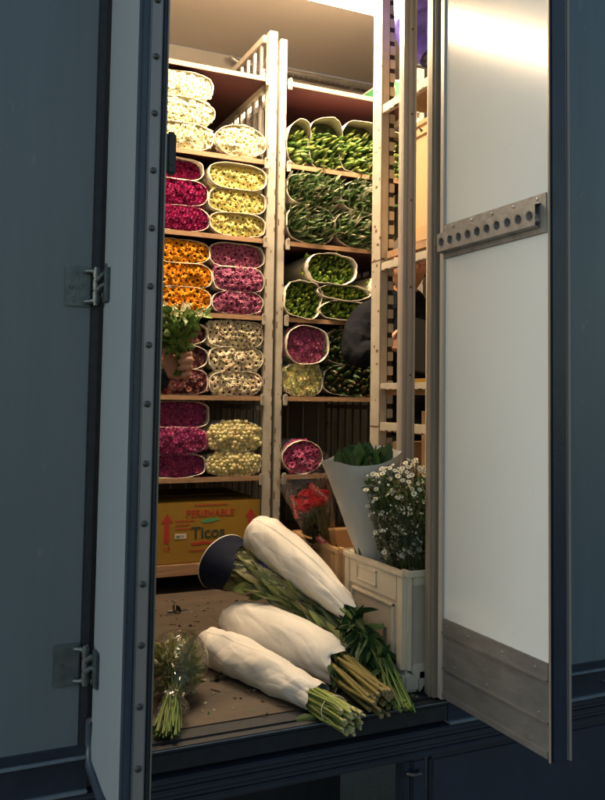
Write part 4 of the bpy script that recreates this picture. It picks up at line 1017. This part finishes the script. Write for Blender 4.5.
# ================================================================== people
def skin_bm(verts, edges, sub=2):
    me = bpy.data.meshes.new('sk'); me.from_pydata([v[0] for v in verts], edges, [])
    o = bpy.data.objects.new('sk', me); col.objects.link(o)
    m = o.modifiers.new('s', 'SKIN'); m.branch_smoothing = .6; m.use_smooth_shade = True
    for i, v in enumerate(verts):
        r = v[1]; sv = me.skin_vertices[0].data[i]; sv.radius = r if isinstance(r, tuple) else (r, r); sv.use_root = (i == 0)
    s = o.modifiers.new('u', 'SUBSURF'); s.levels = sub; s.render_levels = sub
    dg = bpy.context.evaluated_depsgraph_get(); dg.update()
    out = bmesh.new(); out.from_mesh(bpy.data.meshes.new_from_object(o.evaluated_get(dg)))
    bpy.data.objects.remove(o); return out
def head_bm(c, fwd, up, s=1.0):
    fwd = V(fwd).normalized(); up = (V(up)-fwd*V(up).dot(fwd)).normalized(); rt_ = fwd.cross(up)
    bm = bmesh.new(); bmesh.ops.create_uvsphere(bm, u_segments=56, v_segments=44, radius=1)
    g = lambda x, z, x0, z0, sx, sz: math.exp(-((x-x0)/sx)**2-((z-z0)/sz)**2)
    for v in bm.verts:
        n = v.co.copy(); x, y, z = n.x*.076, n.y*.096, n.z*.118
        if z < 0: k = 1-.30*(-z/.118)**1.4; x *= k; y = y*(1-.12*(-z/.118)) + (.012*(-z/.118) if n.y > 0 else .02*(-z/.118))
        if n.y > .05:
            f = 0
            f += .022*g(x,z,0,-.022,.013,.016)+.012*g(x,z,0,.004,.009,.022)+.007*g(x,z,.014,-.026,.008,.008)+.007*g(x,z,-.014,-.026,.008,.008)
            f += .006*g(x,z,.03,.034,.022,.010)+.006*g(x,z,-.03,.034,.022,.010)
            f -= .010*g(x,z,.031,.014,.016,.012)+.010*g(x,z,-.031,.014,.016,.012)
            f += .007*g(x,z,0,-.054,.02,.005)+.007*g(x,z,0,-.066,.017,.006)-.005*g(x,z,0,-.060,.022,.003)
            f += .009*g(x,z,0,-.094,.018,.014)+.005*g(x,z,.042,-.015,.018,.016)+.005*g(x,z,-.042,-.015,.018,.016)
            y += f
        v.co = V((x, y, z))
    for sx in (-1, 1):   # ears
        e = bmesh.new(); bmesh.ops.create_uvsphere(e, u_segments=16, v_segments=12, radius=1)
        for v in e.verts:
            k = 1-.35*math.exp(-((v.co.y-.1)/.5)**2-((v.co.z-.1)/.55)**2) if v.co.x*sx > 0 else 1
            v.co = V((sx*.074+v.co.x*.012*k, -.008+v.co.y*.019, -.002+v.co.z*.032))
        me = bpy.data.meshes.new('e'); e.to_mesh(me); e.free(); bm.from_mesh(me)
    mt = Matrix((rt_, fwd, up)).transposed().to_4x4(); mt.translation = V(c)
    bm.transform(mt @ Matrix.Scale(s, 4)); return bm, mt @ Matrix.Scale(s, 4)
def hand_chain(wrist, d, n, side, curl, s=1.0, thumb=.6):
    """wrist point, palm direction d, palm-facing normal n, side = towards the thumb"""
    d, n, side = V(d).normalized(), V(n).normalized(), V(side).normalized(); w = V(wrist); bms = []
    L = (.075, .083, .077, .060)
    pv = [(w, .021*s)]; pe = []
    for k in range(4):
        b = w+d*.050*s+side*(.024-.017*k)*s; kn = w+d*(.094-.004*abs(k-1))*s+side*(.030-.0195*k)*s
        fv = [(w+d*.012*s+side*(.012-.008*k)*s, .013*s), (b, .0125*s), (kn, .0105*s)]; fe = [(0,1),(1,2)]
        p = kn; dd = d.copy(); tot = 0; axis = d.cross(n)
        for i, (fr, a) in enumerate(zip((.46,.30,.24), curl)):
            tot += a*(1+.06*k); q = Quaternion(axis, R(tot)); dd = q @ d
            p = p+dd*L[k]*fr*s; fv.append((p, (.0093,.0084,.0070)[i]*s)); fe.append((2+i, 3+i))
        bms.append((fv, fe))
    t0 = w+d*.020*s+side*.022*s; t1 = t0+(d*.55+side*.75+n*.25).normalized()*.040*s; t2 = t1+(d*(.8)+side*.35+n*thumb).normalized()*.032*s; t3 = t2+(d*.8+n*thumb+side*.1).normalized()*.026*s
    bms.append(([(w+d*.01*s, .016*s), (t0, .015*s), (t1, .0115*s), (t2, .0098*s), (t3, .0078*s)], [(0,1),(1,2),(2,3),(3,4)]))
    return bms
def to_obj(bm, name, m, parent, voxel=None, smooth=2):
    me = bpy.data.meshes.new(name); bm.to_mesh(me); bm.free()
    if voxel:
        o = bpy.data.objects.new('vx', me); col.objects.link(o)
        r = o.modifiers.new('r', 'REMESH'); r.mode = 'VOXEL'; r.voxel_size = voxel
        if smooth: q = o.modifiers.new('q', 'SMOOTH'); q.factor = .5; q.iterations = smooth
        dg = bpy.context.evaluated_depsgraph_get(); dg.update()
        m2 = bpy.data.meshes.new_from_object(o.evaluated_get(dg)); bpy.data.objects.remove(o); me = m2
    me.name = name
    me.materials.clear(); me.materials.append(m)
    for p in me.polygons: p.use_smooth = True
    o = bpy.data.objects.new(name, me); col.objects.link(o)
    if parent: o.parent = parent
    return o
def merge(bms):
    out = bmesh.new()
    for b in bms:
        me = bpy.data.meshes.new('t'); b.to_mesh(me); b.free(); out.from_mesh(me); bpy.data.meshes.remove(me)
    return out
def person(label, J, headc, hfwd, hup, hands, cap=None, sc=1.0, coat='navy_cloth', cuff=(.10,.10)):
    t = thing('person', label, 'person')
    P = lambda k: V(J[k])
    hm, mt = head_bm(headc, hfwd, hup, sc)
    neck_top = V(headc)-V(hup).normalized()*.07*sc-V(hfwd).normalized()*.02*sc
    vs = [(P('pelvis'), (.120*sc,.090*sc)), (P('spine'), (.110*sc,.085*sc)), (P('chest'), (.115*sc,.088*sc)), (P('neckb'), .060*sc), (neck_top, .053*sc)]
    parts = [skin_bm(vs, [(0,1),(1,2),(2,3),(3,4)]), hm]
    for s in 'LR':
        parts.append(skin_bm([(P('chest').lerp(P('neckb'), .55), .050*sc), (P('sh'+s), .048*sc), (P('sh'+s).lerp(P('el'+s), .5), .042*sc), (P('el'+s), .034*sc)], [(0,1),(1,2),(2,3)]))
        parts.append(skin_bm([(P('el'+s), .035*sc), (P('el'+s).lerp(P('wr'+s), .35), .037*sc), (P('wr'+s), .026*sc)], [(0,1),(1,2)]))
        parts.append(skin_bm([(P('pelvis'), .08*sc), (P('hip'+s), .085*sc), (P('kn'+s), .056*sc)], [(0,1),(1,2)]))
        parts.append(skin_bm([(P('kn'+s), .056*sc), (P('an'+s), .040*sc), (P('toe'+s), .032*sc)], [(0,1),(1,2)]))
    for h in hands:
        for fv, fe in hand_chain(*h): parts.append(skin_bm(fv, fe))
    to_obj(merge(parts), 'body', M['skin'], t, .0045, 1)
    # coat: torso, collar and sleeves
    g = 1.26
    cp = [skin_bm([(P('pelvis')+V((0,0,-.06)), (.150*sc,.118*sc)), (P('spine'), (.140*sc,.112*sc)), (P('chest'), (.150*sc,.115*sc)), (P('chest').lerp(P('neckb'), .7), .10*sc), (P('neckb')+V((0,0,.0)), .074*sc), (P('neckb').lerp(neck_top, .45), .066*sc)], [(0,1),(1,2),(2,3),(3,4),(4,5)])]
    for s in 'LR':
        cf = P('wr'+s).lerp(P('el'+s), cuff['LR'.index(s)])
        cp.append(skin_bm([(P('chest').lerp(P('neckb'), .5), .085*sc), (P('sh'+s), .070*sc), (P('sh'+s).lerp(P('el'+s), .5), .060*sc), (P('el'+s), .043*sc)], [(0,1),(1,2),(2,3)]))
        cp.append(skin_bm([(P('el'+s), .044*sc), (P('el'+s).lerp(P('wr'+s), .5), .044*sc), (cf, .039*sc)], [(0,1),(1,2)]))
    cb0 = to_obj(merge(cp), 'coat', M[coat], t, .009, 4); cb = bmesh.new(); cb.from_mesh(cb0.data); bpy.data.objects.remove(cb0)
    bmesh.ops.subdivide_edges(cb, edges=cb.edges[:], cuts=1, use_grid_fill=True); cb.normal_update()
    for v in cb.verts:     # folds of the cloth
        k = ridge(v.co, 9)*.008+ridge(v.co+V((5,1,2)), 21)*.004
        v.co += v.normal*k
    to_obj(cb, 'coat', M[coat], t)
    tv = [(P('pelvis'), (.140*sc,.110*sc))]; te = []
    for s in 'LR':
        i = len(tv); tv += [(P('hip'+s), .100*sc), (P('kn'+s), .074*sc), (P('an'+s)+V((0,0,.02)), .058*sc)]; te += [(0,i),(i,i+1),(i+1,i+2)]
    to_obj(skin_bm(tv, te, 2), 'trousers', M['dark_cloth'], t)
    for s in 'LR':
        sv = [(P('an'+s)+V((0,0,-.005)), .050*sc), (P('an'+s).lerp(P('toe'+s), .45)+V((0,0,-.015)), .048*sc), (P('toe'+s), .040*sc)]
        to_obj(skin_bm(sv, [(0,1),(1,2)], 2), 'shoe', M['tool'], t)
    # hair: a cap of the skull with a slightly uneven edge
    hb = bmesh.new(); bmesh.ops.create_uvsphere(hb, u_segments=48, v_segments=36, radius=1)
    for v in hb.verts:
        n = v.co.copy(); k = 1+.05*noise.noise(n*6)+.03*noise.noise(n*17)
        v.co = V((n.x*.082*k, n.y*.100*k-.004, n.z*.124*k+.004))
    dele = [v for v in hb.verts if (v.co.y > .03 and v.co.z < .062+.01*noise.noise(v.co*60)) or v.co.z < -.045+v.co.y*.3 or (v.co.y > -.02 and v.co.z < .012)]
    bmesh.ops.delete(hb, geom=dele, context='VERTS'); hb.transform(mt)
    to_obj(hb, 'hair', M['hair'], t)
    for sx in (-1, 1):
        eb = MB(); eb.ball(mt @ V((sx*.031, .068, .013)), .0118*sc, 0, None, 2); eb.ball(mt @ V((sx*.031, .0765, .012)), .0056*sc, 1, None, 2); eb.build('eye', [M['white_ink'], M['black']], t)
    return t, mt
# the man between the near trolley and the middle one, bent over a dark pad
J = dict(pelvis=(1.85,3.00,1.47), spine=(1.82,2.985,1.66), chest=(1.77,2.965,1.90), neckb=(1.752,2.945,2.085),
 shR=(1.60,3.00,1.985), elR=(1.475,2.885,1.795), wrR=(1.615,2.845,1.862), shL=(1.925,2.88,1.975), elL=(1.99,2.80,1.70), wrL=(1.93,2.775,1.60),
 hipR=(1.76,3.02,1.42), hipL=(1.94,2.98,1.42), knR=(1.70,2.86,1.17), knL=(1.92,2.84,1.17), anR=(1.74,3.02,.985), anL=(1.94,3.00,.985), toeR=(1.70,2.88,.945), toeL=(1.92,2.86,.945))
man, mt = person('man in a dark jacket behind the near trolley, looking down at a dark pad', J, (1.738,2.895,2.190), (-.52,-.80,-.30), (-.1,-.18,1),
 [((1.615,2.845,1.862),(.93,-.22,.15),(.1,-.9,-.2),(.1,.25,1),(18,38,28)), ((1.93,2.775,1.60),(-.3,.1,-.9),(0,.9,.2),(-.8,.1,.4),(25,45,30))], coat='dark_cloth')
w = MB()
for sx in (-1, 1):
    w.tube([mt @ V((sx*.031+.021*math.cos(q), .093, .014+.016*math.sin(q))) for q in [6.283*i/20 for i in range(21)]], .0014, 6)
    w.tube([mt @ V((sx*.052, .092, .018)), mt @ V((sx*.072, .06, .016)), mt @ V((sx*.079, -.01, .012))], .0015, 6)
w.tube([mt @ V((-.010,.0935,.016)), mt @ V((0,.099,.019)), mt @ V((.010,.0935,.016))], .0014, 6)
go_ = w.build('glasses', M['black'], man)
w = MB(); w.tube([(1.752,2.842,1.945),(1.795,2.838,1.948)], .004, 8); w.build('jacket_strip', M['white_ink'], man)  # short white strip across the front of the jacket
w = MB(); bm_ = bmesh.new(); bmesh.ops.create_cube(bm_, size=1)
for v in bm_.verts: v.co = V((v.co.x*.15, v.co.y*.012, v.co.z*.225))
bmesh.ops.bevel(bm_, geom=bm_.edges[:], offset=.004, segments=2, affect='EDGES')
w.bm(bm_, 0, None, Matrix.Translation(V((1.728,2.745,1.855))) @ Matrix.Rotation(R(-18), 4, 'Z') @ Matrix.Rotation(R(12), 4, 'Y') @ Matrix.Rotation(R(-20), 4, 'X'))
tag(w.build('notepad', M['black']), 'dark pad held upright by the man in the dark jacket', 'notepad')
recentre(man, (1.85, 3.0, FL))
# the person behind the left door, only a hand and cuff come past its edge
J = dict(pelvis=(.22,2.80,1.72), spine=(.23,2.80,1.90), chest=(.24,2.80,2.10), neckb=(.24,2.79,2.30),
 shR=(.25,2.62,2.24), elR=(.30,2.42,1.98), wrR=(.42,2.42,1.80), shL=(.25,2.98,2.24), elL=(.40,2.93,1.66), wrL=(.690,2.765,1.702),
 hipR=(.22,2.70,1.68), hipL=(.22,2.90,1.68), knR=(.26,2.69,1.30), knL=(.26,2.91,1.30), anR=(.20,2.69,.985), anL=(.20,2.91,.985), toeR=(.34,2.67,.945), toeL=(.34,2.93,.945))
p2, mt = person('person behind the left door, only one hand and dark blue cuff showing', J, (.265,2.79,2.47), (.95,-.2,-.15), (.1,0,1),
 [((.698,2.755,1.738),(.86,-.40,.18),(-.42,-.90,0),(-.1,.1,1),(72,66,38),1.12,.35), ((.42,2.42,1.80),(.5,.1,-.85),(0,.9,.2),(.8,.1,.4),(20,30,20))], cuff=(-.13,.1))
recentre(p2, (.22, 2.8, FL))
# the green bunch in that hand
t = thing('leafy_bunch', 'green leafy bunch with white buds held in a hand at the left', 'bouquet')
w = MB(); gp = V((.748,2.690,1.775))
for k in range(150):
    q = rnd(0, 6.283); u = random.random(); r = (.012+.075*u)*math.sqrt(random.random())
    o = gp+V((math.cos(q)*r-.012, math.sin(q)*r*.8-.01, .025+.125*u))
    blade(w, o, (math.cos(q)*rnd(.2,1), math.sin(q)*rnd(.2,.9)-.15, rnd(-.15,.95)), rnd(.030,.055), rnd(.010,.018), jit(random.choice(((.12,.22,.05),(.18,.28,.07),(.09,.16,.04),(.24,.31,.09))), .2), fold=.3, droop=rnd(0,.6))
for k in range(20):
    q = rnd(0,6.283); e = gp+V((math.cos(q)*.05, math.sin(q)*.05, .15)); b = gp+V((rnd(-.02,.01), rnd(-.01,.02), -.055))
    w.tube([b, gp+V((rnd(-.012,.012), rnd(-.012,.012), 0)), e], .0024, 5, 0, (.10,.17,.04))
for k in range(30):
    q = rnd(0,6.283); r = rnd(.0,.075); p = gp+V((math.cos(q)*r+.0, math.sin(q)*r*.7-.02, .150+rnd(-.03,.03)))
    if k < 14: daisy(w, p, (rnd(-.5,.5), -.8, .6), rnd(.008,.012), (.74,.70,.48), (.5,.45,.15), 6, .5, 1, .3)
    else: w.ball(p, rnd(.003,.005), 0, jit((.62,.64,.36), .15), 1, (1,1,1.3))
w.build('leaves', M['leaf'], t)
recentre(t, gp)
# ================================================================== camera, light, render
cam = bpy.data.cameras.new('camera'); co = bpy.data.objects.new('camera', cam); col.objects.link(co)
yaw, pit, rol = R(25.75), R(3.29), R(.74)
fw = V((math.sin(yaw)*math.cos(pit), math.cos(yaw)*math.cos(pit), math.sin(pit)))
rt = V((math.cos(yaw), -math.sin(yaw), 0)); up = rt.cross(fw)
r2 = rt*math.cos(rol)+up*math.sin(rol); u2 = up*math.cos(rol)-rt*math.sin(rol)
mx = Matrix((r2, u2, -fw)).transposed().to_4x4(); mx.translation = V((0, 0, 1.65))
co.matrix_world = mx
cam.sensor_fit = 'VERTICAL'; cam.sensor_height = 36; cam.lens = 836/800*36
cam.shift_x = (302.5-330.5)/800; cam.shift_y = -(400-350.5)/800
cam.clip_start = .05; cam.clip_end = 2000
scn.camera = co
w_ = bpy.data.worlds.new('World'); scn.world = w_; w_.use_nodes = True
nt = w_.node_tree; bg = nt.nodes['Background']
sk = nt.nodes.new('ShaderNodeTexSky'); sk.sky_type = 'NISHITA'; sk.sun_disc = False
SUN_EL, SUN_AZ = 14, -100
sk.sun_elevation = R(SUN_EL); sk.sun_rotation = R(SUN_AZ); sk.air_density = 1.6; sk.dust_density = .4; sk.ozone_density = 1.5
tn = nt.nodes.new('ShaderNodeMix'); tn.data_type = 'RGBA'; tn.blend_type = 'MULTIPLY'; tn.inputs['Factor'].default_value = 1; tn.inputs['B'].default_value = (.84, .96, 1.12, 1)
tn.inputs[7].default_value = (.84, .96, 1.12, 1)
nt.links.new(sk.outputs['Color'], tn.inputs[6]); nt.links.new(tn.outputs[2], bg.inputs['Color']); bg.inputs['Strength'].default_value = .066
sun = bpy.data.lights.new('sun', 'SUN'); sun.energy = .22; sun.angle = R(30); sun.color = (1, .93, .85)
so = bpy.data.objects.new('sun', sun); col.objects.link(so)
az = R(SUN_AZ); el = R(SUN_EL)
sd = V((math.sin(az)*math.cos(el), math.cos(az)*math.cos(el), math.sin(el)))
so.rotation_euler = sd.to_track_quat('Z', 'Y').to_euler(); so.location = (0, 0, 20)
for x0, x1, e in ((-.55, .50, 3), (.72, 1.86, 16)):
    a = bpy.data.lights.new('lamp_light', 'AREA'); a.shape = 'RECTANGLE'; a.size = x1-x0; a.size_y = .08; a.energy = e; a.color = (1, .77, .50)
    ao = bpy.data.objects.new('lamp_light', a); col.objects.link(ao); ao.location = ((x0+x1)/2, 2.89, 3.195)
scn.view_settings.view_transform = 'Standard'; scn.view_settings.look = 'None'; scn.view_settings.gamma = 1
scn.view_settings.exposure = 1.42; scn.view_settings.use_curve_mapping = False
scn.render.engine = 'CYCLES'; scn.cycles.max_bounces = 8; scn.cycles.transparent_max_bounces = 24
